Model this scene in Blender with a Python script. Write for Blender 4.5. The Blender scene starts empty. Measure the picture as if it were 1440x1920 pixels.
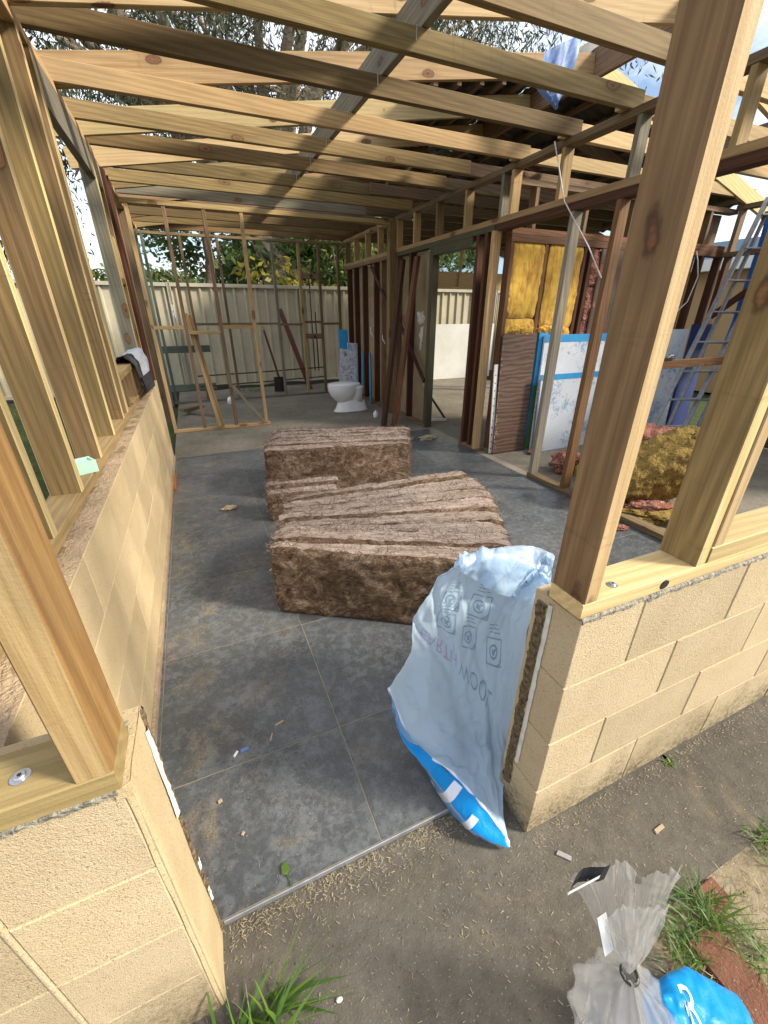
import bpy, math, random
from mathutils import Vector, Matrix, noise
R = math.radians
rnd = random.Random(7)
S = bpy.context.scene
C = S.collection

# ---------------------------------------------------------------- camera, sky, sun, exposure
cam = bpy.data.cameras.new('camera')
cam.sensor_fit = 'VERTICAL'; cam.sensor_height = 24.0; cam.sensor_width = 18.0
cam.lens = 24.0 * 772.0 / 1920.0
cam.clip_start = 0.02; cam.clip_end = 600
co = bpy.data.objects.new('camera', cam); C.objects.link(co)
co.location = (0, 0, 1.39)
co.rotation_euler = (R(90 - 25.84), 0, R(-23.45))
S.camera = co

SUN_EL, SUN_AZ = 35.0, 124.0            # azimuth clockwise from +Y (behind the camera, to the right)
w = bpy.data.worlds.new('World'); S.world = w; w.use_nodes = True
nt = w.node_tree; nt.nodes.clear()
def wn(t): return nt.nodes.new(t)
out = wn('ShaderNodeOutputWorld'); bg = wn('ShaderNodeBackground'); sky = wn('ShaderNodeTexSky')
sky.sky_type = 'NISHITA'; sky.sun_disc = False
sky.sun_elevation = R(SUN_EL); sky.sun_rotation = R(SUN_AZ)
sky.air_density = 1.0; sky.dust_density = 1.2; sky.ozone_density = 1.0
tc = wn('ShaderNodeTexCoord'); mp = wn('ShaderNodeMapping'); mp.inputs['Scale'].default_value = (1, 1, 2.6)
nz = wn('ShaderNodeTexNoise'); nz.inputs['Scale'].default_value = 2.4; nz.inputs['Detail'].default_value = 8; nz.inputs['Roughness'].default_value = .62
rp = wn('ShaderNodeValToRGB'); rp.color_ramp.elements[0].position = .36; rp.color_ramp.elements[1].position = .58
mx = wn('ShaderNodeMix'); mx.data_type = 'RGBA'
mx.inputs[7].default_value = (8.2, 8.6, 9.2, 1)
nt.links.new(tc.outputs['Generated'], mp.inputs['Vector']); nt.links.new(mp.outputs[0], nz.inputs['Vector'])
nt.links.new(nz.outputs['Fac'], rp.inputs[0]); nt.links.new(rp.outputs[0], mx.inputs[0])
nt.links.new(sky.outputs[0], mx.inputs[6]); nt.links.new(mx.outputs[2], bg.inputs['Color'])
bg.inputs['Strength'].default_value = 0.122
nt.links.new(bg.outputs[0], out.inputs[0])

sl = bpy.data.lights.new('sun', 'SUN'); sl.energy = 4.3; sl.angle = R(10); sl.color = (1, .91, .75)
so = bpy.data.objects.new('sun', sl); C.objects.link(so)
az, el = R(SUN_AZ), R(SUN_EL)
sdir = Vector((math.sin(az) * math.cos(el), math.cos(az) * math.cos(el), math.sin(el)))
so.rotation_euler = sdir.to_track_quat('Z', 'Y').to_euler(); so.location = (3, -6, 6)

S.view_settings.view_transform = 'Standard'; S.view_settings.look = 'None'
S.view_settings.gamma = 1.0; S.view_settings.exposure = 0.74
S.view_settings.use_curve_mapping = False

# ---------------------------------------------------------------- helpers
W = {}
def link(name, me, mat=None, parent=None, M=None):
    o = bpy.data.objects.new(name, me); C.objects.link(o)
    if M is None: M = Matrix.Identity(4)
    if mat is not None and me is not None and not me.materials: me.materials.append(mat)
    o.matrix_basis = M; W[o] = M
    if parent is not None:
        o.parent = parent; o.matrix_parent_inverse = W[parent].inverted()
    return o
def tag(o, label=None, cat=None, group=None, kind=None):
    if label: o['label'] = label
    if cat: o['category'] = cat
    if group: o['group'] = group
    if kind: o['kind'] = kind
    return o
def thing(name, loc, label, cat, group=None):
    o = link(name, None, M=Matrix.Translation(loc)); o.empty_display_size = .1
    return tag(o, label, cat, group)
def mesh(name, V, F, smooth=False):
    me = bpy.data.meshes.new(name); me.from_pydata([tuple(v) for v in V], [], F)
    if smooth: me.polygons.foreach_set('use_smooth', [True] * len(F))
    me.update(); return me
class MB:
    def __init__(s): s.V = []; s.F = []
    def box(s, x0, x1, y0, y1, z0, z1):
        b = len(s.V)
        s.V += [(x0,y0,z0),(x1,y0,z0),(x1,y1,z0),(x0,y1,z0),(x0,y0,z1),(x1,y0,z1),(x1,y1,z1),(x0,y1,z1)]
        s.F += [tuple(b+i for i in f) for f in ((0,3,2,1),(4,5,6,7),(0,1,5,4),(1,2,6,5),(2,3,7,6),(3,0,4,7))]
        return s
    def tube(s, pts, r, n=8, cap=True):
        pts = [Vector(p) for p in pts]; b = len(s.V)
        rs = r if isinstance(r, (list, tuple)) else [r] * len(pts)
        up = None
        for i, p in enumerate(pts):
            d = (pts[min(i+1, len(pts)-1)] - pts[max(i-1, 0)])
            if d.length < 1e-9: d = Vector((0,0,1))
            d.normalize()
            if up is None:
                up = d.orthogonal().normalized()
            up = (up - d * up.dot(d)); up = up.normalized() if up.length > 1e-6 else d.orthogonal().normalized()
            q = d.cross(up)
            for k in range(n):
                a = 2 * math.pi * k / n
                s.V.append(tuple(p + (up * math.cos(a) + q * math.sin(a)) * rs[i]))
        for i in range(len(pts) - 1):
            for k in range(n):
                s.F.append((b+i*n+k, b+i*n+(k+1)%n, b+(i+1)*n+(k+1)%n, b+(i+1)*n+k))
        if cap:
            s.F.append(tuple(b + k for k in range(n))[::-1]); e = b + (len(pts)-1)*n
            s.F.append(tuple(e + k for k in range(n)))
        return s
    def grid(s, rows):
        b = len(s.V); n = len(rows[0])
        for r_ in rows: s.V += [tuple(p) for p in r_]
        for i in range(len(rows)-1):
            for j in range(n-1):
                s.F.append((b+i*n+j, b+i*n+j+1, b+(i+1)*n+j+1, b+(i+1)*n+j))
        return s
    def lathe(s, prof, n=20, cx=0, cy=0):
        b = len(s.V)
        for (r_, z) in prof:
            for k in range(n):
                a = 2*math.pi*k/n; s.V.append((cx + r_*math.cos(a), cy + r_*math.sin(a), z))
        for i in range(len(prof)-1):
            for k in range(n):
                s.F.append((b+i*n+k, b+i*n+(k+1)%n, b+(i+1)*n+(k+1)%n, b+(i+1)*n+k))
        s.F.append(tuple(b+k for k in range(n))[::-1]); e = b+(len(prof)-1)*n
        s.F.append(tuple(e+k for k in range(n)))
        return s
    def build(s, name, mat, parent=None, smooth=False, M=None):
        return link(name, mesh(name, s.V, s.F, smooth), mat, parent, M)

_bm = {}
def chbox(L, a, b, c=.0025):
    """box centred on the origin, long axis X, long edges chamfered"""
    key = (round(L, 3), round(a, 3), round(b, 3), c)
    if key in _bm: return None, key
    V = []; F = []
    for x in (-L/2, L/2):
        for (y, z) in ((-a/2+c,-b/2),(a/2-c,-b/2),(a/2,-b/2+c),(a/2,b/2-c),(a/2-c,b/2),(-a/2+c,b/2),(-a/2,b/2-c),(-a/2,-b/2+c)):
            V.append((x, y, z))
    for k in range(8): F.append((k, (k+1) % 8, 8+(k+1) % 8, 8+k))
    F.append(tuple(range(7, -1, -1))); F.append(tuple(range(8, 16)))
    return (V, F), key
def beam(name, p0, p1, a, b, mat, parent, up=(0, 0, 1), label=None, edge=None):
    """timber from p0 to p1 (centre line); a = size across, b = size along 'up'"""
    p0 = Vector(p0); p1 = Vector(p1); d = (p1 - p0); L = d.length; d.normalize()
    u = Vector(up); u = (u - d * u.dot(d)).normalized(); y = u.cross(d)
    data, key = chbox(L, a, b)
    k2 = key + (mat.name, edge.name if edge else '')
    if k2 in _bm: me = _bm[k2]
    else:
        if data is None: data = chbox_raw[key]
        chbox_raw[key] = data
        me = mesh(name, *data); me.materials.append(mat); _bm[k2] = me
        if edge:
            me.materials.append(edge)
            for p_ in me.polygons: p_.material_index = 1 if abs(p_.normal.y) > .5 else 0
    M = Matrix((d, y, u)).transposed().to_4x4(); M.translation = (p0 + p1) / 2
    o = link(name, me, None, parent, M)
    if label: o['label'] = label
    return o
chbox_raw = {}
def bx(name, x0, x1, y0, y1, z0, z1, mat, parent, label=None, edge=None):
    """axis-aligned timber/board; local X runs along the longest side"""
    d = (x1-x0, y1-y0, z1-z0); m = max(range(3), key=lambda i: d[i])
    c = Vector(((x0+x1)/2, (y0+y1)/2, (z0+z1)/2))
    if m == 0: return beam(name, (x0,c.y,c.z), (x1,c.y,c.z), d[1], d[2], mat, parent, (0,0,1), label)
    if m == 1: return beam(name, (c.x,y0,c.z), (c.x,y1,c.z), d[0], d[2], mat, parent, (0,0,1), label)
    return beam(name, (c.x,c.y,z0), (c.x,c.y,z1), d[0], d[1], mat, parent, (0,1,0), label, edge)
def j(a=.002): return rnd.uniform(-a, a)

# ---------------------------------------------------------------- materials
MATS = {}
def newmat(name, base=(.5,.5,.5), rough=.7, metal=0.0, spec=.5):
    m = bpy.data.materials.new(name); m.use_nodes = True; MATS[name] = m
    b = m.node_tree.nodes['Principled BSDF']
    b.inputs['Base Color'].default_value = (*base, 1); b.inputs['Roughness'].default_value = rough
    b.inputs['Metallic'].default_value = metal; b.inputs['Specular IOR Level'].default_value = spec
    return m
class N:
    def __init__(s, m): s.t = m.node_tree; s.b = s.t.nodes['Principled BSDF']
    def n(s, typ, **kw):
        x = s.t.nodes.new(typ)
        for k, v in kw.items():
            if k.startswith('i_'): x.inputs[k[2:].replace('_', ' ')].default_value = v
            else: setattr(x, k, v)
        return x
    def l(s, a, b): s.t.links.new(a, b)
    def coord(s, kind='Object', scale=(1,1,1), rand=0.0):
        t = s.n('ShaderNodeTexCoord'); v = t.outputs[kind]
        if rand:
            oi = s.n('ShaderNodeObjectInfo'); ml = s.n('ShaderNodeMath', operation='MULTIPLY'); ml.inputs[1].default_value = rand
            s.l(oi.outputs['Random'], ml.inputs[0])
            ad = s.n('ShaderNodeVectorMath', operation='ADD'); s.l(v, ad.inputs[0]); s.l(ml.outputs[0], ad.inputs[1]); v = ad.outputs[0]
        if scale != (1,1,1):
            mm = s.n('ShaderNodeVectorMath', operation='MULTIPLY'); mm.inputs[1].default_value = scale; s.l(v, mm.inputs[0]); v = mm.outputs[0]
        return v
    def noise(s, v, scale=5, detail=5, rough=.55, dist=0):
        x = s.n('ShaderNodeTexNoise'); x.inputs['Scale'].default_value = scale; x.inputs['Detail'].default_value = detail
        x.inputs['Roughness'].default_value = rough; x.inputs['Distortion'].default_value = dist
        s.l(v, x.inputs['Vector']); return x.outputs['Fac']
    def ramp(s, f, stops):
        x = s.n('ShaderNodeValToRGB'); e = x.color_ramp.elements
        while len(e) < len(stops): e.new(.5)
        for i, (p, c) in enumerate(stops):
            e[i].position = p; e[i].color = (*c, 1) if len(c) == 3 else c
        s.l(f, x.inputs[0]); return x.outputs[0]
    def mix(s, f, a, b, mode='MIX'):
        x = s.n('ShaderNodeMix', data_type='RGBA', blend_type=mode)
        for v, i in ((f, 0), (a, 6), (b, 7)):
            if hasattr(v, 'is_linked'): s.l(v, x.inputs[i])
            elif isinstance(v, (int, float)): x.inputs[i].default_value = v
            else: x.inputs[i].default_value = (*v, 1)
        return x.outputs[2]
    def math(s, op, a, b=None):
        x = s.n('ShaderNodeMath', operation=op)
        for i, v in enumerate((a, b)):
            if v is None: continue
            if hasattr(v, 'is_linked'): s.l(v, x.inputs[i])
            else: x.inputs[i].default_value = v
        return x.outputs[0]
    def hsvrand(s, col, lo=.82, hi=1.12, hue=.01):
        oi = s.n('ShaderNodeObjectInfo'); mr = s.n('ShaderNodeMapRange'); mr.inputs[3].default_value = lo; mr.inputs[4].default_value = hi
        s.l(oi.outputs['Random'], mr.inputs[0])
        h = s.n('ShaderNodeHueSaturation'); s.l(col, h.inputs['Color']); s.l(mr.outputs[0], h.inputs['Value'])
        if hue:
            f = s.math('FRACT', s.math('MULTIPLY', oi.outputs['Random'], 17.3))
            m2 = s.n('ShaderNodeMapRange'); m2.inputs[3].default_value = .5-hue; m2.inputs[4].default_value = .5+hue; s.l(f, m2.inputs[0]); s.l(m2.outputs[0], h.inputs['Hue'])
        return h.outputs[0]
    def col(s, c): s.l(c, s.b.inputs['Base Color'])
    def bump(s, h, strength=.3, dist=.01):
        x = s.n('ShaderNodeBump'); x.inputs['Strength'].default_value = strength; x.inputs['Distance'].default_value = dist
        s.l(h, x.inputs['Height']); s.l(x.outputs[0], s.b.inputs['Normal'])

def timber(name, light, dark, knotc=(.13,.062,.028), grey=.35, greyc=(.20,.17,.11), rough=.72, sawn=.35, knots=True):
    m = newmat(name, light, rough, spec=.3); n = N(m)
    v = n.coord('Object', rand=31.0)
    wv = n.n('ShaderNodeTexWave', wave_type='BANDS', bands_direction='DIAGONAL')
    wv.inputs['Scale'].default_value = 21; wv.inputs['Distortion'].default_value = 9.0; wv.inputs['Detail'].default_value = 3; wv.inputs['Detail Scale'].default_value = .5; wv.inputs['Detail Roughness'].default_value = .55
    sv = n.n('ShaderNodeVectorMath', operation='MULTIPLY'); sv.inputs[1].default_value = (.07, 1, 1); n.l(v, sv.inputs[0])
    n.l(sv.outputs[0], wv.inputs['Vector'])
    gv = n.n('ShaderNodeVectorMath', operation='MULTIPLY'); gv.inputs[1].default_value = (2.4, 170, 170); n.l(v, gv.inputs[0])
    g = n.noise(gv.outputs[0], 1, 6, .7, .3)
    lv = n.n('ShaderNodeVectorMath', operation='MULTIPLY'); lv.inputs[1].default_value = (1.1, 26, 26); n.l(v, lv.inputs[0])
    lg = n.noise(lv.outputs[0], 1, 4, .6, .5)
    f = n.math('ADD', n.math('ADD', n.math('MULTIPLY', wv.outputs['Fac'], .14), n.math('MULTIPLY', g, .68)), n.math('MULTIPLY', lg, .18))
    col = n.mix(n.ramp(f, [(.36, (0,0,0)), (.62, (1,1,1))]), dark, light)
    pv = n.n('ShaderNodeVectorMath', operation='MULTIPLY'); pv.inputs[1].default_value = (1.6, 8, 8); n.l(v, pv.inputs[0])
    patch = n.ramp(n.noise(pv.outputs[0], 1, 5, .62, .5), [(.45, (0,0,0)), (.72, (1,1,1))])
    col = n.mix(n.math('MULTIPLY', patch, grey), col, greyc)
    if knots:
        kv = n.n('ShaderNodeVectorMath', operation='MULTIPLY'); kv.inputs[1].default_value = (3.2, 7.4, 7.4); n.l(v, kv.inputs[0])
        vo = n.n('ShaderNodeTexVoronoi'); vo.inputs['Scale'].default_value = 1; n.l(kv.outputs[0], vo.inputs['Vector'])
        sx = n.n('ShaderNodeSeparateColor'); n.l(vo.outputs['Color'], sx.inputs[0])
        pick = n.math('GREATER_THAN', sx.outputs[0], .42)
        kd = n.math('ADD', vo.outputs['Distance'], n.math('MULTIPLY', n.math('SUBTRACT', n.noise(v, 30, 3), .5), .10))
        k1 = n.math('MULTIPLY', n.ramp(kd, [(.155, (1,1,1)), (.19, (0,0,0))]), pick)
        k2 = n.math('MULTIPLY', n.ramp(kd, [(.19, (1,1,1)), (.40, (0,0,0))]), pick)
        col = n.mix(n.math('MULTIPLY', k2, .6), col, dark)
        kc = n.ramp(kd, [(.02, tuple(c*.35 for c in knotc)), (.06, tuple(c*.9 for c in knotc)), (.095, tuple(c*1.9 for c in knotc)), (.115, tuple(c*1.0 for c in knotc)), (.135, tuple(c*1.8 for c in knotc)), (.16, tuple(c*.45 for c in knotc))])
        col = n.mix(n.math('MULTIPLY', k1, .92), col, kc)
    sv2 = n.n('ShaderNodeVectorMath', operation='MULTIPLY'); sv2.inputs[1].default_value = (34, 5, 5); n.l(v, sv2.inputs[0])
    st = n.math('MULTIPLY', n.ramp(n.noise(sv2.outputs[0], 1, 5, .7), [(.60,(0,0,0)),(.74,(1,1,1))]), n.ramp(n.noise(v, 1.3, 2), [(.45,(0,0,0)),(.6,(1,1,1))]))
    col = n.mix(n.math('MULTIPLY', st, .55), col, (.07,.045,.022))
    col = n.hsvrand(col, .70, 1.14, .014)
    n.col(col)
    sw = n.noise(v, 240, 2, .5)
    n.bump(n.math('ADD', n.math('MULTIPLY', g, .7), n.math('MULTIPLY', sw, sawn)), .45, .003)
    return m
PINE   = timber('pine', (.490,.345,.162), (.335,.218,.092), grey=.42, greyc=(.24,.18,.095))
PINEY  = timber('pine_fresh', (0.600,0.460,0.235), (0.450,0.320,0.140), grey=0.25, greyc=(0.360,0.280,0.135))
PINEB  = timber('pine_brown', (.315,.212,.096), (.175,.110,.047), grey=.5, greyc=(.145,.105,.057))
PINEG  = timber('pine_grey', (.27,.24,.18), (.15,.13,.095), grey=.5, greyc=(.13,.14,.12))
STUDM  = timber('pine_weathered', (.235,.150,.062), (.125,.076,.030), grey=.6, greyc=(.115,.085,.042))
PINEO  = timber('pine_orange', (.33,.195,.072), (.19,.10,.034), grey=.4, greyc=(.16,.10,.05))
OLD    = timber('old_timber', (.25,.17,.095), (.13,.08,.042), grey=.5, greyc=(.12,.095,.065))
HARD   = timber('hardwood', (.105,.038,.018), (.05,.017,.009), grey=.35, greyc=(.05,.03,.02), knots=False)
RUSTY  = timber('stained_timber', (.215,.105,.045), (.105,.048,.02), grey=.4, greyc=(.08,.045,.028))
OLIVE  = timber('olive_timber', (.10,.095,.05), (.05,.05,.028), grey=.4, greyc=(.045,.04,.03), knots=False)
GREENT = timber('green_painted_timber', (.12,.165,.125), (.075,.11,.085), grey=.5, greyc=(.16,.14,.10), knots=False)

def rough_mat(name, base, var, scale=6, bscale=160, bstr=.5, bdist=.004, rough=.9, rand=3.0, dirt=None, dirtz=None, speck=None):
    m = newmat(name, base, rough, spec=.2); n = N(m); v = n.coord('Object', rand=rand)
    col = n.mix(n.ramp(n.noise(v, scale, 6, .6), [(.3,(0,0,0)),(.7,(1,1,1))]), base, var)
    if speck:
        s = n.ramp(n.noise(v, speck[1], 2, .5), [(speck[2],(0,0,0)),(speck[2]+.06,(1,1,1))])
        col = n.mix(n.math('MULTIPLY', s, speck[3] if len(speck) > 3 else .8), col, speck[0])
    if dirt:   # grime splashed up from the ground, in world height
        g = n.n('ShaderNodeNewGeometry'); sp = n.n('ShaderNodeSeparateXYZ'); n.l(g.outputs['Position'], sp.inputs[0])
        h = n.math('ADD', sp.outputs[2], n.math('MULTIPLY', n.math('SUBTRACT', n.noise(g.outputs['Position'], 7, 6, .65), .5), dirtz*1.8))
        d = n.ramp(n.math('DIVIDE', h, dirtz), [(.0,(1,1,1)),(1.0,(0,0,0))])
        d2 = n.math('MULTIPLY', d, n.ramp(n.noise(g.outputs['Position'], 70, 4, .7), [(.36,(.25,.25,.25)),(.62,(1,1,1))]))
        col = n.mix(n.math('MULTIPLY', d2, .85), col, dirt)
    n.col(n.hsvrand(col, .85, 1.08, 0) if rand else col)
    n.bump(n.math('ADD', n.noise(v, bscale, 4, .65), n.math('MULTIPLY', n.noise(v, bscale*.25, 3, .6), .7)), bstr, bdist)
    return m
BLOCK  = rough_mat('painted_block', (.62,.50,.325), (.53,.415,.255), 5, 420, .9, .004, dirt=(.06,.05,.025), dirtz=.21, speck=((.21,.16,.095), 330, .60, .75))
BLOCKC = rough_mat('block_core', (.52,.41,.255), (.45,.35,.21), 8, 200, .7, .005, dirt=(.10,.085,.04), dirtz=.18)
REVEAL = rough_mat('sand_render', (.61,.485,.30), (.50,.38,.215), 4, 380, .7, .004, speck=((.27,.20,.11), 230, .61, .65))
SCREED = rough_mat('bare_wall_top', (.47,.355,.235), (.32,.235,.15), 16, 90, 1.0, .012)
MORTAR = rough_mat('mortar_bed', (.50,.46,.35), (.13,.125,.11), 70, 120, 1.0, .01)
DARKMORT = rough_mat('dark_mortar', (.035,.024,.015), (.36,.27,.16), 75, 160, 1.0, .012)
SIDECORE = rough_mat('side_wall_joint', (.30,.215,.11), (.20,.14,.07), 20, 160, .8, .004)
WHITEFL = rough_mat('white_filler', (.75,.74,.70), (.60,.57,.50), 30, 120, .6, .004, rough=.6)
BRICK  = rough_mat('red_paver', (.215,.095,.06), (.15,.068,.045), 14, 140, .7, .005, speck=((.42,.35,.28), 240, .66))
TERRA  = rough_mat('terracotta', (.40,.16,.06), (.30,.11,.045), 14, 100, .4, .003)
GROUT  = rough_mat('grout', (.32,.28,.215), (.24,.205,.15), 8, 150, .5, .003)

def mk_tile():
    m = newmat('slate_tile', (.05,.055,.06), .42, spec=.5); n = N(m)
    v = n.coord('Object', rand=19.0); g = n.n('ShaderNodeNewGeometry'); P = g.outputs['Position']
    a = n.noise(v, 2.2, 9, .72, 1.2); b_ = n.noise(v, 34, 5, .75, .8)
    col = n.ramp(n.math('ADD', n.math('MULTIPLY', a, .62), n.math('MULTIPLY', b_, .38)), [(.32,(.040,.045,.050)),(.50,(.064,.072,.080)),(.64,(.092,.102,.112))])
    mot = n.ramp(n.noise(v, 26, 4, .6, .3), [(.48,(0,0,0)),(.60,(1,1,1))])
    col = n.mix(n.math('MULTIPLY', mot, .45), col, (.15,.168,.185))
    big = n.ramp(n.noise(P, 1.9, 3, .5), [(.46,(0,0,0)),(.60,(1,1,1))])
    wf = n.math('MULTIPLY', n.ramp(n.noise(P, 58, 5, .62, .5), [(.50,(0,0,0)),(.56,(1,1,1))]), big)
    col = n.mix(n.math('MULTIPLY', wf, .45), col, (.165,.176,.186))
    dk = n.ramp(n.noise(P, 120, 4, .7), [(.36,(1,1,1)),(.43,(0,0,0))]); col = n.mix(n.math('MULTIPLY', dk, .7), col, (.022,.026,.030))
    # sawdust and plaster dust trodden along the left wall
    sp = n.n('ShaderNodeSeparateXYZ'); n.l(P, sp.inputs[0])
    e = n.ramp(n.math('ADD', sp.outputs[0], n.math('MULTIPLY', n.noise(P, 1.7, 4), .9)), [(.30,(1,1,1)),(.85,(.18,.18,.18))])
    du = n.ramp(n.noise(P, 3.6, 10, .74, .6), [(.52,(0,0,0)),(.66,(1,1,1))])
    du = n.math('MULTIPLY', n.math('MULTIPLY', du, e), n.ramp(n.noise(P, 150, 3, .7), [(.40,(.1,.1,.1)),(.62,(1,1,1))]))
    col = n.mix(n.math('MULTIPLY', du, .66), col, (.36,.265,.14))
    hz = n.ramp(n.noise(P, 1.1, 5, .6), [(.42,(0,0,0)),(.75,(1,1,1))])
    col = n.mix(n.math('MULTIPLY', hz, .30), col, (.17,.16,.14))
    fl = n.ramp(n.noise(P, 260, 1, .5), [(.73,(0,0,0)),(.76,(1,1,1))]); col = n.mix(n.math('MULTIPLY', fl, .6), col, (.45,.38,.26))
    n.col(n.hsvrand(col, .86, 1.14, .006))
    n.l(n.ramp(n.noise(v, 9, 5, .6), [(.3,(.26,)*3),(.7,(.50,)*3)]), n.b.inputs['Roughness'])
    n.bump(n.math('ADD', n.noise(v, 20, 6, .6), n.math('MULTIPLY', b_, .5)), .22, .004)
    return m
TILE = mk_tile()

def mk_conc(name, c0, c1, c2, straw=.0, light=(.42,.38,.31), dark=(.03,.028,.024)):
    m = newmat(name, c0, .92, spec=.2); n = N(m); v = n.coord('Object')
    a = n.noise(v, 1.6, 8, .68, .4); b_ = n.noise(v, 22, 6, .7)
    col = n.ramp(n.math('ADD', n.math('MULTIPLY', a, .6), n.math('MULTIPLY', b_, .4)), [(.32,c0),(.5,c1),(.68,c2)])
    s = n.ramp(n.noise(v, 170, 2, .6), [(.66,(0,0,0)),(.71,(1,1,1))]); col = n.mix(n.math('MULTIPLY', s, .65), col, light)
    s2 = n.ramp(n.noise(v, 120, 3, .6), [(.32,(1,1,1)),(.37,(0,0,0))]); col = n.mix(n.math('MULTIPLY', s2, .7), col, dark)
    if straw:
        d = n.ramp(n.noise(v, 4.5, 9, .75, .8), [(.54,(0,0,0)),(.70,(1,1,1))])
        col = n.mix(n.math('MULTIPLY', d, straw), col, (.30,.235,.13))
    n.col(col); n.bump(n.math('ADD', b_, n.noise(v, 190, 4, .7)), .6, .006)
    return m
YARD = mk_conc('yard_concrete', (.062,.054,.044), (.108,.097,.080), (.165,.148,.122), .32)
SLAB = mk_conc('floor_concrete', (.115,.10,.078), (.19,.17,.135), (.27,.25,.205), .18)
DIRT = mk_conc('dry_soil', (.13,.10,.065), (.25,.205,.14), (.36,.30,.215), .5, light=(.5,.44,.32))
LAWN = rough_mat('lawn_soil', (.035,.055,.018), (.07,.085,.03), 9, 60, 1.0, .02, rand=0)

def mk_simple(name, base, var, scale, rough, bump=.15, bs=60, metal=0, spec=.5, stops=(.35,.65), sc=(1,1,1), detail=6):
    m = newmat(name, base, rough, metal, spec); n = N(m); v = n.coord('Object', scale=sc)
    f = n.noise(v, scale, detail, .65, .3)
    n.col(n.mix(n.ramp(f, [(stops[0],(0,0,0)),(stops[1],(1,1,1))]), base, var))
    if bump: n.bump(n.noise(v, bs, 4, .6), bump, .003)
    return m
FENCE = mk_simple('fence_steel', (.49,.44,.315), (.40,.355,.245), 2.5, .45, .05, 30)
FENCEC = mk_simple('fence_capping', (.46,.42,.33), (.36,.33,.25), 4, .45, .05, 30)
CERAM = mk_simple('white_ceramic', (.80,.81,.83), (.74,.74,.75), 4, .12, 0)
PANELW = mk_simple('white_panel', (.68,.68,.66), (.58,.57,.53), 2, .55, .08, 40)
LINING = mk_simple('lining_board', (.36,.275,.165), (.25,.185,.105), 2.6, .85, .15, 30, detail=9)
BLUEP = mk_simple('blue_paint', (.02,.22,.52), (.03,.30,.60), 6, .45, .1, 50)
BLUED = mk_simple('navy_sheet', (.008,.018,.09), (.015,.035,.16), 4, .5, .1, 30)
GREENP = mk_simple('green_paint', (.045,.115,.045), (.07,.15,.06), 5, .5, .1, 50)
ALU = mk_simple('aluminium', (.36,.37,.39), (.24,.25,.27), 20, .45, .05, 60, metal=.5)
STEEL = mk_simple('zinc', (.55,.57,.60), (.42,.44,.48), 30, .35, .1, 80, metal=.85)
DARKMET = mk_simple('dark_metal', (.03,.03,.032), (.06,.05,.04), 12, .5, .2, 60, metal=.4)
COPPER = mk_simple('dull_copper', (.05,.035,.028), (.09,.05,.03), 18, .5, .1, 60, metal=.5)
SARK = mk_simple('dark_sarking', (.022,.030,.027), (.07,.085,.075), 18, .6, .5, 25, detail=9, stops=(.42,.72))
ROOFU = mk_simple('old_roof_steel', (.030,.027,.024), (.055,.045,.036), 5, .6, .2, 20)
TARP = mk_simple('blue_tarp', (.07,.15,.38), (.16,.28,.56), 5, .5, .3, 40)
TARPB = mk_simple('bright_tarp', (.015,.09,.42), (.03,.20,.68), 5, .45, .3, 30)
TREAD = mk_simple('jumper_grey', (.36,.38,.43), (.27,.29,.34), 30, .95, .8, 260)
BLACKF = mk_simple('black_fabric', (.012,.012,.014), (.022,.022,.026), 30, .9, .6, 260)
LEAFY = mk_simple('leaf_litter', (.33,.26,.15), (.42,.34,.22), 30, .9, .2, 60)
FOAMG = mk_simple('pale_green_foam', (.42,.66,.52), (.36,.58,.47), 12, .8, .2, 80)
INSY = mk_simple('yellow_glasswool', (.62,.385,.065), (.33,.175,.03), 13, .97, 1.0, 90, sc=(1,1,.3), detail=12, stops=(.43,.62))
INSYD = rough_mat('dirty_glasswool', (.40,.275,.075), (.23,.145,.045), 16, 60, 1.0, .02, rough=.97, rand=0, speck=((.05,.035,.018), 75, .60, .8))
INSP = rough_mat('pink_glasswool', (.45,.20,.145), (.20,.07,.05), 15, 70, 1.0, .02, rough=.97, rand=0, speck=((.62,.45,.38), 60, .60, .7))
HOUSEB = mk_simple('pale_blue_boards', (.30,.45,.62), (.26,.40,.56), 3, .6, .05, 40)
HOUSEO = mk_simple('tan_wall', (.50,.34,.17), (.46,.31,.15), 3, .7, .05, 40)
WHITEP = newmat('white_paint', (.78,.78,.76), .5)
NAIL = newmat('nail_steel', (.5,.5,.5), .4, .8)
HOLE = newmat('dark_hole', (.01,.01,.01), .9)

def mk_peel():
    m = newmat('peeling_blue_white', (.7,.74,.8), .6); n = N(m); v = n.coord('Object', rand=9)
    f = n.math('ADD', n.math('MULTIPLY', n.noise(v, 3, 3), .45), n.math('MULTIPLY', n.noise(v, 26, 9, .75, .8), .55))
    c = n.ramp(f, [(.53,(.64,.69,.75)),(.56,(.10,.26,.50))])
    n.col(n.mix(n.noise(v, 60, 3), c, n.mix(.85, c, (.45,.48,.52)))); n.bump(f, .3, .003); return m
PEEL = mk_peel()
def mk_peelg():
    m = newmat('peeling_grey', (.4,.42,.46), .7); n = N(m); v = n.coord('Object', scale=(1,1,.45), rand=9)
    f = n.noise(v, 16, 9, .75, .6)
    n.col(n.ramp(f, [(.38,(.13,.13,.14)),(.47,(.38,.39,.43)),(.62,(.50,.51,.54))])); n.bump(f, .3, .003); return m
PEELG = mk_peelg()
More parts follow.
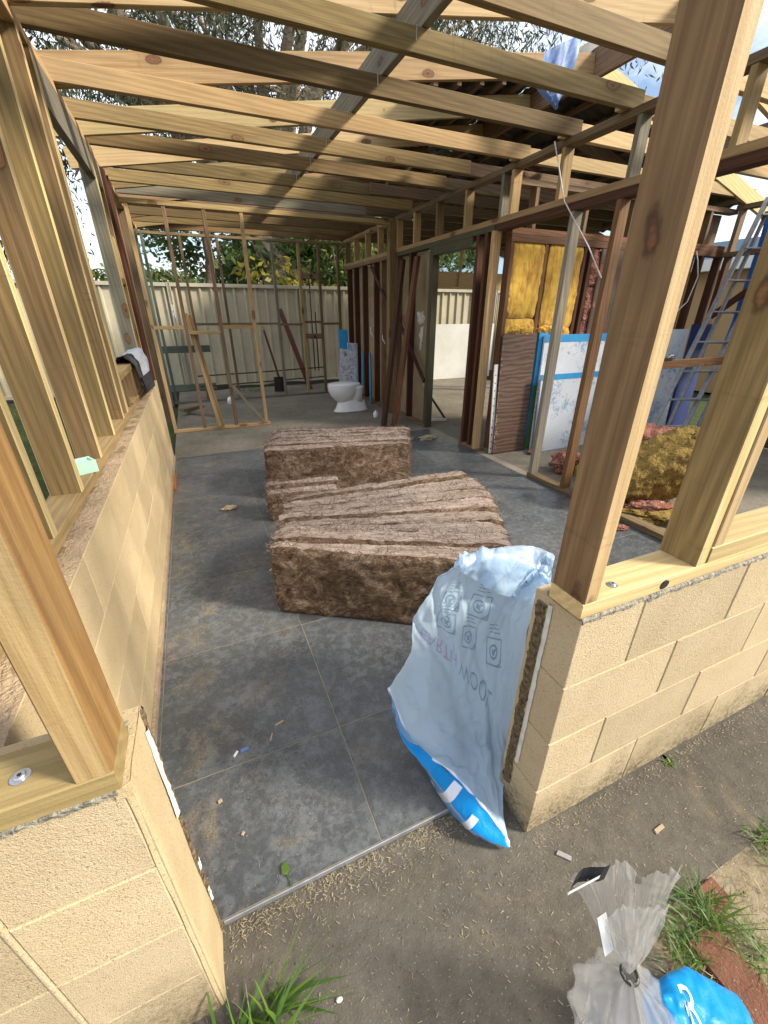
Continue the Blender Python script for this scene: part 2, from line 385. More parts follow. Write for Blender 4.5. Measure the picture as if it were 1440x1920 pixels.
def mk_lam():
    m = newmat('woodgrain_laminate', (.2,.1,.07), .5); n = N(m); v = n.coord('Object', scale=(1,1,3.2))
    wv = n.n('ShaderNodeTexWave', wave_type='BANDS', bands_direction='Z'); wv.inputs['Scale'].default_value = 2.3; wv.inputs['Distortion'].default_value = 11; wv.inputs['Detail'].default_value = 4; wv.inputs['Detail Scale'].default_value = .9
    n.l(v, wv.inputs['Vector'])
    v2 = n.coord('Object', scale=(3.5,6,75)); g = n.noise(v2, 1, 4, .6)
    n.col(n.ramp(n.math('ADD', n.math('MULTIPLY', wv.outputs['Fac'], .25), n.math('MULTIPLY', g, .75)), [(.3,(.050,.026,.018)),(.55,(.125,.072,.050)),(.8,(.175,.11,.08))]))
    return m
LAMIN = mk_lam()
def mk_panelv():
    m = newmat('dark_wall_panelling', (.08,.05,.04), .55); n = N(m); v = n.coord('Object', scale=(70,70,3))
    n.col(n.ramp(n.noise(v, 1, 6, .7, .4), [(.3,(.035,.022,.016)),(.7,(.13,.08,.06))])); return m
PANELD = mk_panelv()
def mk_bale():
    m = newmat('brown_glasswool', (.2,.13,.09), 1.0, spec=.05); n = N(m)
    v = n.coord('Object', rand=13)
    def sc(a): 
        x = n.n('ShaderNodeVectorMath', operation='MULTIPLY'); x.inputs[1].default_value = a; n.l(v, x.inputs[0]); return x.outputs[0]
    st = n.noise(sc((3.0, 62, 24)), 1, 9, .78, 1.0); st2 = n.noise(sc((22, 260, 150)), 1, 5, .75, .8)
    sw = n.noise(sc((6, 18, 8)), 1, 8, .70, 3.2); sw2 = n.noise(sc((20, 60, 30)), 1, 6, .8, 2.6)
    blot = n.noise(sc((3.5, 5, 4)), 1, 4, .6, .4)
    c1 = n.ramp(n.math('ADD', n.math('MULTIPLY', st, .6), n.math('MULTIPLY', st2, .4)), [(.36,(.11,.068,.05)),(.42,(.33,.235,.185)),(.50,(.55,.43,.36)),(.60,(.82,.71,.62))])
    c2 = n.ramp(n.math('ADD', n.math('MULTIPLY', sw, .5), n.math('MULTIPLY', sw2, .5)), [(.38,(.075,.043,.027)),(.46,(.19,.116,.074)),(.53,(.33,.225,.155)),(.585,(.52,.40,.30)),(.65,(.68,.56,.44))])
    c2 = n.mix(n.ramp(blot, [(.42,(0,0,0)),(.68,(.6,.6,.6))]), c2, (.07,.036,.018))
    g = n.n('ShaderNodeTexCoord'); sp = n.n('ShaderNodeSeparateXYZ'); n.l(g.outputs['Normal'], sp.inputs[0])
    face = n.ramp(n.math('ADD', n.math('ABSOLUTE', sp.outputs[1]), n.math('MULTIPLY', n.math('SUBTRACT', sw2, .5), .5)), [(.45,(0,0,0)),(.65,(1,1,1))])
    n.col(n.hsvrand(n.mix(face, c1, c2), .9, 1.1, .006))
    fine = n.noise(v, 260, 4, .75)
    n.bump(n.math('ADD', n.math('ADD', n.math('ADD', st, st2), n.math('ADD', sw, sw2)), n.math('MULTIPLY', fine, .5)), 1.0, .014); return m
BALE = mk_bale()

def mk_plastic(name, col, tr, rough, gloss=.35, clear=0.0):
    m = bpy.data.materials.new(name); m.use_nodes = True; t = m.node_tree; t.nodes.clear(); MATS[name] = m
    def nn(x): return t.nodes.new(x)
    o = nn('ShaderNodeOutputMaterial'); d = nn('ShaderNodeBsdfDiffuse'); l = nn('ShaderNodeBsdfTranslucent'); g = nn('ShaderNodeBsdfGlossy'); p = nn('ShaderNodeBsdfTransparent')
    d.inputs[0].default_value = (*col, 1); l.inputs[0].default_value = (*col, 1); g.inputs[0].default_value = (1,1,1,1); g.inputs['Roughness'].default_value = rough
    m1 = nn('ShaderNodeMixShader'); m1.inputs[0].default_value = tr; t.links.new(d.outputs[0], m1.inputs[1]); t.links.new(l.outputs[0], m1.inputs[2])
    fr = nn('ShaderNodeFresnel'); fr.inputs[0].default_value = 1.45
    mu = nn('ShaderNodeMath'); mu.operation = 'MULTIPLY'; mu.inputs[1].default_value = gloss * 2.2; t.links.new(fr.outputs[0], mu.inputs[0])
    m2 = nn('ShaderNodeMixShader'); t.links.new(mu.outputs[0], m2.inputs[0]); t.links.new(m1.outputs[0], m2.inputs[1]); t.links.new(g.outputs[0], m2.inputs[2])
    last = m2.outputs[0]
    tcn = nn('ShaderNodeTexCoord'); nzn = nn('ShaderNodeTexNoise'); nzn.inputs['Scale'].default_value = 24; nzn.inputs['Detail'].default_value = 5; nzn.inputs['Distortion'].default_value = 1.2
    bu = nn('ShaderNodeBump'); bu.inputs['Strength'].default_value = .35; bu.inputs['Distance'].default_value = .01
    t.links.new(tcn.outputs['Object'], nzn.inputs['Vector']); t.links.new(nzn.outputs['Fac'], bu.inputs['Height'])
    for x in (d, g, l): t.links.new(bu.outputs[0], x.inputs['Normal'])
    if clear:
        m3 = nn('ShaderNodeMixShader'); m3.inputs[0].default_value = clear; t.links.new(last, m3.inputs[1]); t.links.new(p.outputs[0], m3.inputs[2]); last = m3.outputs[0]
    t.links.new(last, o.inputs[0]); return m
BAGW = mk_plastic('milky_bag_plastic', (.64,.81,.98), .55, .34, .18)
BAGB = mk_plastic('blue_bag_plastic', (.0,.27,.70), .25, .38, .22)
BAGI = mk_plastic('faded_print_grey', (.27,.40,.52), .35, .35, .15)
BAGR = mk_plastic('faded_print_pink', (.50,.42,.62), .35, .35, .15)
BAGL = mk_plastic('white_print', (.74,.80,.88), .2, .3, .25)
CLEAR = mk_plastic('clear_plastic', (.74,.74,.73), .5, .20, .7, clear=.62)

def leafmat(name, a, b, tr=.35):
    m = bpy.data.materials.new(name); m.use_nodes = True; t = m.node_tree; t.nodes.clear(); MATS[name] = m
    o = t.nodes.new('ShaderNodeOutputMaterial'); d = t.nodes.new('ShaderNodeBsdfPrincipled'); l = t.nodes.new('ShaderNodeBsdfTranslucent'); mxs = t.nodes.new('ShaderNodeMixShader')
    g = t.nodes.new('ShaderNodeNewGeometry'); r_ = t.nodes.new('ShaderNodeValToRGB'); r_.color_ramp.elements[0].color = (*a, 1); r_.color_ramp.elements[1].color = (*b, 1)
    t.links.new(g.outputs['Random Per Island'], r_.inputs[0])
    t.links.new(r_.outputs[0], d.inputs['Base Color']); t.links.new(r_.outputs[0], l.inputs[0]); d.inputs['Roughness'].default_value = .5
    mxs.inputs[0].default_value = tr; t.links.new(d.outputs[0], mxs.inputs[1]); t.links.new(l.outputs[0], mxs.inputs[2]); t.links.new(mxs.outputs[0], o.inputs[0]); return m
LGUM = leafmat('gum_leaf', (.035,.048,.022), (.12,.13,.065))
LGRN = leafmat('green_leaf', (.05,.11,.018), (.17,.23,.05))
LDRK = leafmat('dark_leaf', (.04,.08,.02), (.14,.19,.055))
LYEL = leafmat('yellow_leaf', (.15,.15,.012), (.36,.30,.04))
LBAM = leafmat('bamboo_leaf', (.07,.115,.02), (.19,.21,.05))
LGRASS = leafmat('grass_blade', (.035,.095,.010), (.12,.20,.025), .3)
LDRY = leafmat('dry_grass', (.20,.17,.07), (.38,.31,.16), .2)
STRAW = leafmat('straw_bits', (.20,.16,.09), (.46,.38,.24), .1)
BARK = rough_mat('bark', (.20,.15,.105), (.10,.075,.05), 6, 30, 1.0, .05, rand=0)
BARKP = rough_mat('pale_bark', (.48,.39,.29), (.26,.20,.14), 3, 14, 1.0, .06, rand=0)

# ---------------------------------------------------------------- the setting: ground, floors
FZ = .02
g = MB(); g.grid([[(x, y, -.05) for x in (-140, -6, 12, 140)] for y in (-120, -6, 14, 160)])
tag(g.build('ground', LAWN), kind='structure')
tag(MB().box(-3.0, 6.2, .18, .60, -.12, 0.0).build('concrete_path', YARD), kind='structure')
tag(MB().box(-3.0, .78, -3.5, .1799, -.12, -.0004).build('concrete_path', YARD), kind='structure')
ds = MB(); ds.grid([[(x, y, -.012 + .012*noise.noise((x*5, y*5, 0))) for x in [0.785 + k*.11 for k in range(28)]] for y in [-2.4 + k*.1 for k in range(27)]])
tag(ds.build('soil_bed', DIRT, smooth=True), kind='structure')
# slab under the house
tag(MB().box(-.37, 2.735, 4.655, 9.0, -.12, FZ-.002).build('concrete_floor', SLAB), kind='structure')
tag(MB().box(2.738, 6.0, .60, 9.0, -.12, FZ-.003).build('concrete_floor', SLAB), kind='structure')
gb = MB(); gb.box(-.37, 2.735, .60, 4.652, -.12, FZ-.0016)
tf = tag(gb.build('tiled_floor', GROUT), kind='structure')
xs = [-.37, -.345, .255, .855, 1.455, 2.055, 2.648]; ys = [.603, 1.0, 1.6, 2.2, 2.8, 3.4, 4.0, 4.6, 4.652]
for a in range(len(xs)-1):
    for b in range(len(ys)-1):
        x0, x1, y0, y1 = xs[a]+.0021, xs[a+1]-.0021, ys[b]+.0021, ys[b+1]-.0021
        if x1-x0 < .01 or y1-y0 < .01: continue
        t = MB(); t.box(-(x1-x0)/2, (x1-x0)/2, -(y1-y0)/2, (y1-y0)/2, -.008, 0)
        # eased top edge
        o = t.build('tile', TILE, tf, M=Matrix.Translation(((x0+x1)/2, (y0+y1)/2, FZ + j(.0006))) @ Matrix.Rotation(j(.0012), 4, 'X'))
tr = bx('edge_trim', -.176, .655, .597, .6015, .002, FZ+.003, ALU, None)
tag(tr, 'thin aluminium tile trim along the doorway threshold', 'trim')

# ---------------------------------------------------------------- block walls
def blockmesh(L, H, T, mat, seed):
    n = MB(); c = .002
    V = []; 
    for (x, y, z) in [(-1,-1,-1),(1,-1,-1),(1,1,-1),(-1,1,-1),(-1,-1,1),(1,-1,1),(1,1,1),(-1,1,1)]:
        V.append((x, y, z))
    key = ('blk', round(L,3), round(H,3), round(T,3), mat.name)
    if key in _bm: return _bm[key]
    # front face eased: outer ring at depth c, inner face proud
    hx, hy, hz = L/2, T/2, H/2
    P = [(-hx,-hy+c,-hz),(hx,-hy+c,-hz),(hx,hy-c,-hz),(-hx,hy-c,-hz),(-hx,-hy+c,hz),(hx,-hy+c,hz),(hx,hy-c,hz),(-hx,hy-c,hz),
         (-hx+c,-hy,-hz+c),(hx-c,-hy,-hz+c),(hx-c,-hy,hz-c),(-hx+c,-hy,hz-c),
         (-hx+c,hy,-hz+c),(hx-c,hy,-hz+c),(hx-c,hy,hz-c),(-hx+c,hy,hz-c)]
    F = [(8,9,10,11),(0,1,9,8),(1,5,10,9),(5,4,11,10),(4,0,8,11),(13,12,15,14),(1,2,6,5),(3,0,4,7),(4,5,6,7),(0,3,2,1),(2,3,12,13),(6,2,13,14),(7,6,14,15),(3,7,15,12)]
    me = mesh('block', P, F); me.materials.append(mat); _bm[key] = me; return me
def wall_x(parent, x0, x1, yf, T, courses, mat, z0=0.0, first_half=(), gap=.007, proud=.004, endproud=0):
    for c in range(courses):
        off = .2 if c in first_half else .4
        x = x0; k = 0
        while x < x1 - .02:
            L = off if k == 0 else .4
            e = min(x + L, x1)
            a = x + (gap/2 if k else -endproud); b = e - gap/2
            me = blockmesh(b-a, .2-gap, T, mat, 0)
            link('block', me, None, parent, Matrix.Translation(((a+b)/2, yf + T/2 + j(.0012), z0 + c*.2 + .1)))
            x = e; k += 1
rw = MB().box(.660, 5.75, .4632, .593, -.1, .799)
rwall = rw.build('block_wall', BLOCKC); tag(rwall, 'cream painted concrete block wall at right with sunlit front face', 'block wall')
wall_x(rwall, .657, 3.46, .460, .137, 4, BLOCK, first_half=(3, 1), gap=.0055)
MB().box(.659, 3.4, .4635, .566, .7985, .8075).build('mortar_core', MORTAR, rwall)
# right jamb of the doorway: filler and rough mortar left by the old frame
mm = MB(); rr = random.Random(3)
def ragged(x, y0, y1, z0, z1, n, amp, out_, axis='x'):
    rows = []
    q_ = rr.uniform(0, 50)
    def w_(z, s_): return amp*(1.1*noise.noise((z*22, q_, s_)) + .7*noise.noise((z*70, q_, s_+3)) + .25*rr.uniform(-1, 1))
    for k in range(n+1):
        z = z0 + (z1-z0)*k/n
        rows.append([(x, y0 + w_(z, 0), z), (x + out_*rr.uniform(.6,1), y0*.7+y1*.3 + w_(z, 9), z), (x + out_*rr.uniform(.5,1.1), y0*.35+y1*.65 + w_(z, 15), z), (x, y1 + w_(z, 21), z)])
    return rows
mm.grid(ragged(.6545, .537, .551, .22, .785, 50, .0022, -.004)); mm.build('filler_strip', WHITEFL, rwall)
mm = MB(); mm.grid(ragged(.6545, .553, .583, .10, .775, 90, .006, -.005)); mm.build('rough_mortar', DARKMORT, rwall)

lw = MB().box(-1.25, -.186, .4632, .598, -.1, .799)
lwall = lw.build('block_wall', BLOCKC); tag(lwall, 'cream block wall stub at left beside the doorway, in the near corner', 'block wall')
for c in range(4):
    for (a, b) in ([(-.388, -.1945), (-.788, -.392), (-1.188, -.792)] if c % 2 else [(-.388, -.1945), (-.788, -.392), (-1.188, -.792)]):
        me = blockmesh(b-a-.0035, .1965, .135, BLOCK, 0)
        link('block', me, None, lwall, Matrix.Translation(((a+b)/2, .460+.0675+j(.001), c*.2+.1-.006)))
def lumpbed(x0, x1, yf, parent):
    n = int((x1-x0)/.006); rows = []
    for k in range(n+1):
        x = x0 + (x1-x0)*k/n; lo_ = .784 + .008*noise.noise((x*22, 1, 0)) + .004*noise.noise((x*90, 3, 0))
        rows.append([(x, yf + .0045, lo_), (x, yf - .0035 - .004*noise.noise((x*60, 5, 0)), lo_+.008), (x, yf - .004 - .004*noise.noise((x*80, 9, 0)), .800), (x, yf + .004, .8078)])
    MB().grid(rows).build('mortar_bed', MORTAR, parent)
lumpbed(-1.2, -.2, .4605, lwall)
lumpbed(.659, 3.4, .4625, rwall)
MB().box(-1.2, -.196, .4635, .57, .7975, .8065).build('mortar_core', MORTAR, lwall)
# smooth rendered jamb of the doorway, rounded
n_ = 10; rows = []
for k in range(41):
    z = -.02 + .822*k/40; row = []
    for q in range(n_+1):
        t = q/n_
        wob = .0022*noise.noise((t*4, z*9, 1.3))
        if t < .25: p = (-.194 + .010*math.sin(t/.25*math.pi/2) , .4615 + .008*(1-math.cos(t/.25*math.pi/2)), z)
        else: p = (-.184 + .001*math.sin(z*11), .4695 + (t-.25)/.75*.1285, z)
        row.append((p[0]+wob, p[1]-abs(wob), p[2]))
    rows.append(row)
jm = MB().grid(rows); jm.build('rendered_jamb', REVEAL, lwall, smooth=True)
MB().box(-.385, -.1845, .5455, .5985, .775, .8015).build('rendered_cap', REVEAL, lwall)
MB().box(-.2045, -.1845, .4585, .5455, .78, .8005).build('rendered_cap', REVEAL, lwall)
gr = MB().tube([(-.392, .4628, z) for z in (0, .2, .4, .6, .78)], .0055, 8); gr.build('control_joint', BLOCK, lwall, smooth=True)
mm = MB(); mm.grid(ragged(-.1832, .5835, .602, .02, .80, 70, .0035, .005)); mm.build('rough_mortar', DARKMORT, lwall)
mm = MB(); mm.grid(ragged(-.1815, .572, .591, .52, .765, 30, .0025, .0045)); mm.build('filler_strip', WHITEFL, lwall)
for (za, zb) in ((.30,.33),(.16,.215)):
    mm = MB(); mm.grid(ragged(-.1800, .586, .600, za, zb, 8, .003, .003)); mm.build('filler_chip', WHITEFL, lwall)

# long side wall on the left
sw = MB().box(-.555, -.376, .599, 4.68, -.1, .7985)
swall = sw.build('block_wall', SIDECORE); tag(swall, 'long low sand coloured block wall down the left side of the room', 'block wall')
for c in range(4):
    y = .602; k = 0
    while y < 4.66:
        L = (.2 if c % 2 else .4) if k == 0 else .4
        e = min(y + L, 4.678)
        me = blockmesh(e-y-.0022, .1982, .14, REVEAL, 0)
        link('block', me, None, swall, Matrix.Translation((-.370-.07+j(.0010), (y+e)/2, c*.2+.0965)) @ Matrix.Rotation(R(90), 4, 'Z'))
        y = e; k += 1
rows = []
for k in range(90):
    y = .602 + 4.07*k/89
    rows.append([(-.56 + .19*q/6 + .004*noise.noise((y*9, q, 0)), y, .800 + .006*noise.noise((y*14, q*1.7, 3)) + .004*noise.noise((y*45, q*5, 1))) for q in range(7)])
MB().grid(rows).build('bare_top', SCREED, swall, smooth=True)
sk = MB(); sk.grid([[(-.3695 + dx, .603 + 4.05*k/40, z) for dx, z in ((0,.055),(.012,.05),(.013,.0215))] for k in range(41)])
sk.build('skirting_stain', SCREED, swall)

# ---------------------------------------------------------------- timber frames
def plate_bolt(x, y, z, parent):
    b = MB().lathe([(.0,0),(.0115,0),(.0115,.002),(.0070,.0022),(.0070,.0045),(.006,.0056),(.0,.0056)], 18)
    o = b.build('bolt_washer', STEEL, parent, smooth=False, M=Matrix.Translation((x, y, z)))
    MB().lathe([(.0,.0057),(.0028,.0057),(.0028,.006),(0,.006)], 6).build('bolt_socket', HOLE, o, M=Matrix.Translation((x, y, z)))

# frame on the left stub wall
f = thing('post_frame', (-.19, .46, .8), 'pine post and bolted bottom plate on the left wall stub', 'timber frame')
bx('bottom_plate', -1.2, -.192, .4525, .5425, .8075, .845, PINE, f)
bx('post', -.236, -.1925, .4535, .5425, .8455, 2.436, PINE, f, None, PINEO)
bx('top_plate', -.62, 5.8, .4525, .5425, 2.4375, 2.4835, PINE, f)
plate_bolt(-.302, .493, .845, f)

# frame on the right block wall
f = thing('stud_frame', (.65, .46, .8), 'fresh pine studs and double bottom plate on the right block wall', 'timber frame')
bx('bottom_plate', .649, 5.7, .4605, .5505, .808, .845, PINEY, f)
bx('post', .651, .6895, .4615, .5505, .8455, 2.436, PINEY, f, None, PINEB)  # browner side faces: shade on the side turned from the sun, put into colour
bx('stud', 1.006, 1.044, .4615, .5525, .8455, 2.436, PINEY, f, None, PINEB)  # side faces browner too, their shade put into the material
bx('sill_plate', 1.0475, 2.55, .4595, .5495, .8455, .889, PINEY, f)
bx('stud', 1.0525, 1.0905, .4615, .5505, .8895, 2.436, PINEY, f)
bx('stud', 2.5, 2.54, .4615, .5505, .8895, 2.436, PINE, f)
plate_bolt(.765, .489, .845, f)
nk = MB(); nk.tube([(.905, .459, .824), (.905, .475, .826)], [.014, .010], 9); nk.build('notch', HOLE, f)

# long frame on the left side wall
f = thing('stud_wall_frame', (-.48, 2.4, .8), 'long pine stud wall with window opening standing on the left block wall', 'timber frame')
XI, XO = -.426, -.516
bx('bottom_plate', XO, XI, .60, 4.62, .8065, .845, PINE, f)
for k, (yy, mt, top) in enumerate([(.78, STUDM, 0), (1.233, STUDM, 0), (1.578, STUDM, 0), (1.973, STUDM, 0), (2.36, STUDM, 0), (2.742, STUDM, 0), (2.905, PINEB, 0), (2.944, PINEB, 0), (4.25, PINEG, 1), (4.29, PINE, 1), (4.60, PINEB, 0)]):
    bx('stud', XO+j(), XI+j(), yy, yy+.036, .8455, 2.437, mt, f, None, PINEY)  # paler sawn edges; part of the sun on them is put into the colour
bx('window_sill', XO-.012, XI+.004, 2.985, 4.245, 1.022, 1.064, PINE, f)
for yy in (3.10, 3.50, 3.545, 3.90): bx('cripple_stud', XO, XI, yy, yy+.036, .8455, 1.0215, PINEB, f)
bx('lintel', -.471, XI, 2.985, 4.60, 2.262, 2.4365, PINEG, f)
bx('top_plate', XO, XI, .60, 7.82, 2.4375, 2.4835, PINE, f)
# lower part beyond the block wall, old hardwood studs
for yy, mt in ((4.70, HARD), (4.77, HARD), (4.95, HARD), (5.08, PINEB)):
    bx('stud', XO+j(), XI+j()+.02, yy, yy+.04, .021, 2.437, mt, f)
for yy, mt in ((6.35, OLD), (6.95, GREENT), (7.55, GREENT)):
    bx('stud', XO+j(), XI+j(), yy, yy+.04, .021, 2.437, mt, f)
bx('nogging', XO, XI, 4.34, 4.596, 1.60, 1.645, RUSTY, f)
bx('plate_offcut', XO+.005, XI-.005, 4.34, 4.592, 1.648, 1.94, PINE, f)

# cross partition
f = thing('partition_frame', (.2, 5.75, .02), 'short open partition frame of thin studs across the left of the room', 'timber frame')
Y0, Y1 = 5.72, 5.79
bx('bottom_plate', -.39, .80, Y0, Y1, .021, .055, PINE, f)
bx('top_plate', -.42, 2.56, Y0-.005, Y1+.015, 2.392, 2.4365, PINE, f)
for x, mt in ((-.39, PINE), (-.045, OLD), (.345, OLD), (.735, PINE)):
    bx('stud', x, x+.038, Y0+.002, Y1-.002, .0555, 2.3915, mt, f)
bx('nogging', -.351, -.046, Y0+.004, Y1-.004, 1.215, 1.252, PINE, f)
bx('nogging', -.006, .344, Y0+.004, Y1-.004, 1.158, 1.195, PINE, f)
bx('nogging', .384, .734, Y0+.004, Y1-.004, 1.215, 1.252, PINE, f)
beam('diagonal_brace', (.385, 5.70, .56), (.72, 5.705, .062), .03, .04, PINEG, f)
o = beam('loose_stud', (.155, 5.70, .06), (.0, 5.83, 1.38), .04, .075, PINE, None, (0,1,0)); tag(o, 'pale loose stud leaning in the partition frame, left of centre', 'timber')
o = beam('loose_stud', (.195, 5.72, .06), (.04, 5.85, 1.36), .035, .07, PINEB, None, (0,1,0)); tag(o, 'darker loose stud leaning directly beside the pale one in the partition', 'timber')

# back wall frame
f = thing('back_wall_frame', (1.0, 7.78, .02), 'open rear stud frame in front of the steel fence', 'timber frame')
Y0, Y1 = 7.75, 7.82
bx('bottom_plate', -.42, 2.62, Y0, Y1, .021, .052, PANELW if False else PINEG, f)
bx('top_plate', -.47, 2.64, Y0, Y1, 2.40, 2.4365, OLD, f)
for x, mt in ((-.41, GREENT), (.085, OLD), (.60, OLD), (1.41, PINEG), (1.83, PINE), (2.165, OLD), (2.50, OLD)):
    bx('stud', x, x+.038, Y0+.002, Y1-.002, .0525, 2.3995, mt, f)
for a, b, z in ((.125, .598, 1.205), (.64, 1.408, 1.205), (1.45, 1.828, 1.19), (1.87, 2.163, 1.225), (2.205, 2.498, 1.195)):
    bx('nogging', a, b, Y0+.004, Y1-.004, z, z+.036, OLD, f)
for z in (1.90, .97): bx('tap_block', 1.87, 2.163, Y0+.01, Y1-.02, z, z+.085, OLD, f)
for z in (1.945, 1.01): MB().tube([(2.03, Y0-.015, z), (2.03, Y0+.03, z)], .022, 10).build('tap_boss', DARKMET, f)

# interior wall on the right of the room
f = thing('interior_wall_frame', (2.69, 4.0, .02), 'long interior stud wall with doorway and short cripple studs along the top', 'timber frame')
A, B = 2.645, 2.735
bx('top_plate', A, B, .56, 5.76, 2.4395, 2.4838, OLD, f)
bx('top_plate', A, B, 5.80, 7.82, 2.4385, 2.4828, PINE, f)
bx('beam', A, B, .56, 5.76, 2.092, 2.136, PINE, f)
bx('beam', A, B, 5.80, 7.82, 2.090, 2.134, PINE, f)
bx('lower_beam', A+.003, B, .56, 3.64, 2.040, 2.0915, HARD, f)
bx('lower_beam', A+.003, B, 3.645, 5.76, 2.046, 2.0915, OLIVE, f)
bx('lower_beam', A+.003, B, 5.80, 7.82, 2.046, 2.0895, OLD, f)
bx('door_header', A+.002, B-.004, 3.97, 4.72, 1.965, 2.0455, OLIVE, f)
for yy, mt in ((.62,OLD),(1.15,OLD),(1.72,PINE),(2.31,PINEG),(2.90,PINE),(3.44,PINE),(3.57,PINEG),(4.12,PINE),(4.67,OLD),(5.20,PINE),(5.68,PINE),(6.30,PINE),(6.78,PINE),(7.28,PINE),(7.72,OLD)):
    bx('cripple_stud', A+.003+j(.001), B-.003, yy, yy+.036, 2.1365, 2.438, mt, f)
for yy, mt, zb in ((2.335,RUSTY,.0615),(2.72,PINEG,.0615),(3.585,PINE,.0545),(3.73,HARD,.0545),(3.865,HARD,.0545),(4.725,OLIVE,.0205),(4.77,OLIVE,.0545),(5.28,HARD,.0545),(5.67,OLD,.0545),(6.19,OLD,.0545),(6.46,HARD,.0545),(6.93,HARD,.0545),(7.32,HARD,.0545),(7.66,HARD,.0545)):
    dx = -.035 if yy < 3.6 and yy > 3 else 0
    bx('stud', A+.004+dx+j(.001), B-.004+dx, yy, yy+.042, zb, 2.0395 if yy < 3.64 else 2.045, mt, f)
bx('bottom_plate', A, B, 1.30, 2.77, .021, .061, OLD, f)
bx('bottom_plate', A, B, 3.58, 3.93, .021, .054, OLD, f)
bx('bottom_plate', A, B, 4.768, 7.80, .021, .054, OLD, f)
bx('wall_post', 2.553, 2.642, 5.70, 5.795, .021, 2.437, PINEB, f)
beam('diagonal_brace', (A+.012, 6.62, 2.02), (A+.012, 5.80, 1.335), .02, .055, HARD, f, (0,1,1))
beam('diagonal_brace', (A-.004, 5.66, 1.36), (A-.004, 4.80, .60), .018, .06, HARD, f, (0,1,1))
yl = [4.79, 5.27, 5.66, 6.18, 6.45, 6.92, 7.31, 7.76]
for a, b in zip(yl[:-1], yl[1:]):
    bx('lining_panel', B-.002, B+.008, a+.004, b-.004, .056, 2.04, LINING, f)
# torn plaster and cut cables on the wall
def crumple(name, c, r, mat, parent=None, seed=0, flat=(1,1,1), sub=2, amp=.6):
    import bmesh
    bm = bmesh.new(); bmesh.ops.create_icosphere(bm, subdivisions=sub, radius=1.0)
    V = []
    for v in bm.verts:
        p = v.co; k = 1 + amp*(noise.noise(p*1.7 + Vector((seed*3.1, seed, 0))) + .5*noise.noise(p*4.3 + Vector((seed, 0, seed*1.7))) + .35*noise.noise(p*10 + Vector((seed, 3, 0))) + .2*noise.noise(p*22))
        V.append((p.x*k*r*flat[0], p.y*k*r*flat[1], p.z*k*r*flat[2]))
    F = [tuple(x.index for x in q.verts) for q in bm.faces]; bm.free()
    return link(name, mesh(name, V, F), mat, parent, Matrix.Translation(c))
for i, (yy, z, r_, fl) in enumerate(((5.12,1.33,.085,(.10,1,.9)),(5.08,1.13,.06,(.12,.8,1.4)),(5.1,1.0,.03,(.2,.8,1.6)),(4.98,.62,.06,(.25,1.3,.5)),(4.95,.56,.035,(.3,.7,1.1)))):
    crumple('torn_paper', (B-.006 if z > .8 else B-.014, yy, z), r_, WHITEFL, f, i+2, fl, 2, .9)
for i, (yy, z) in enumerate(((6.75,1.17),(6.28,1.10))):
    MB().tube([(B-.01, yy, z), (B-.06, yy-.05, z+.02), (B-.09, yy-.13, z-.06), (B-.08, yy-.20, z-.13)], .007, 6).build('cut_cable', PANELW, f, smooth=True)

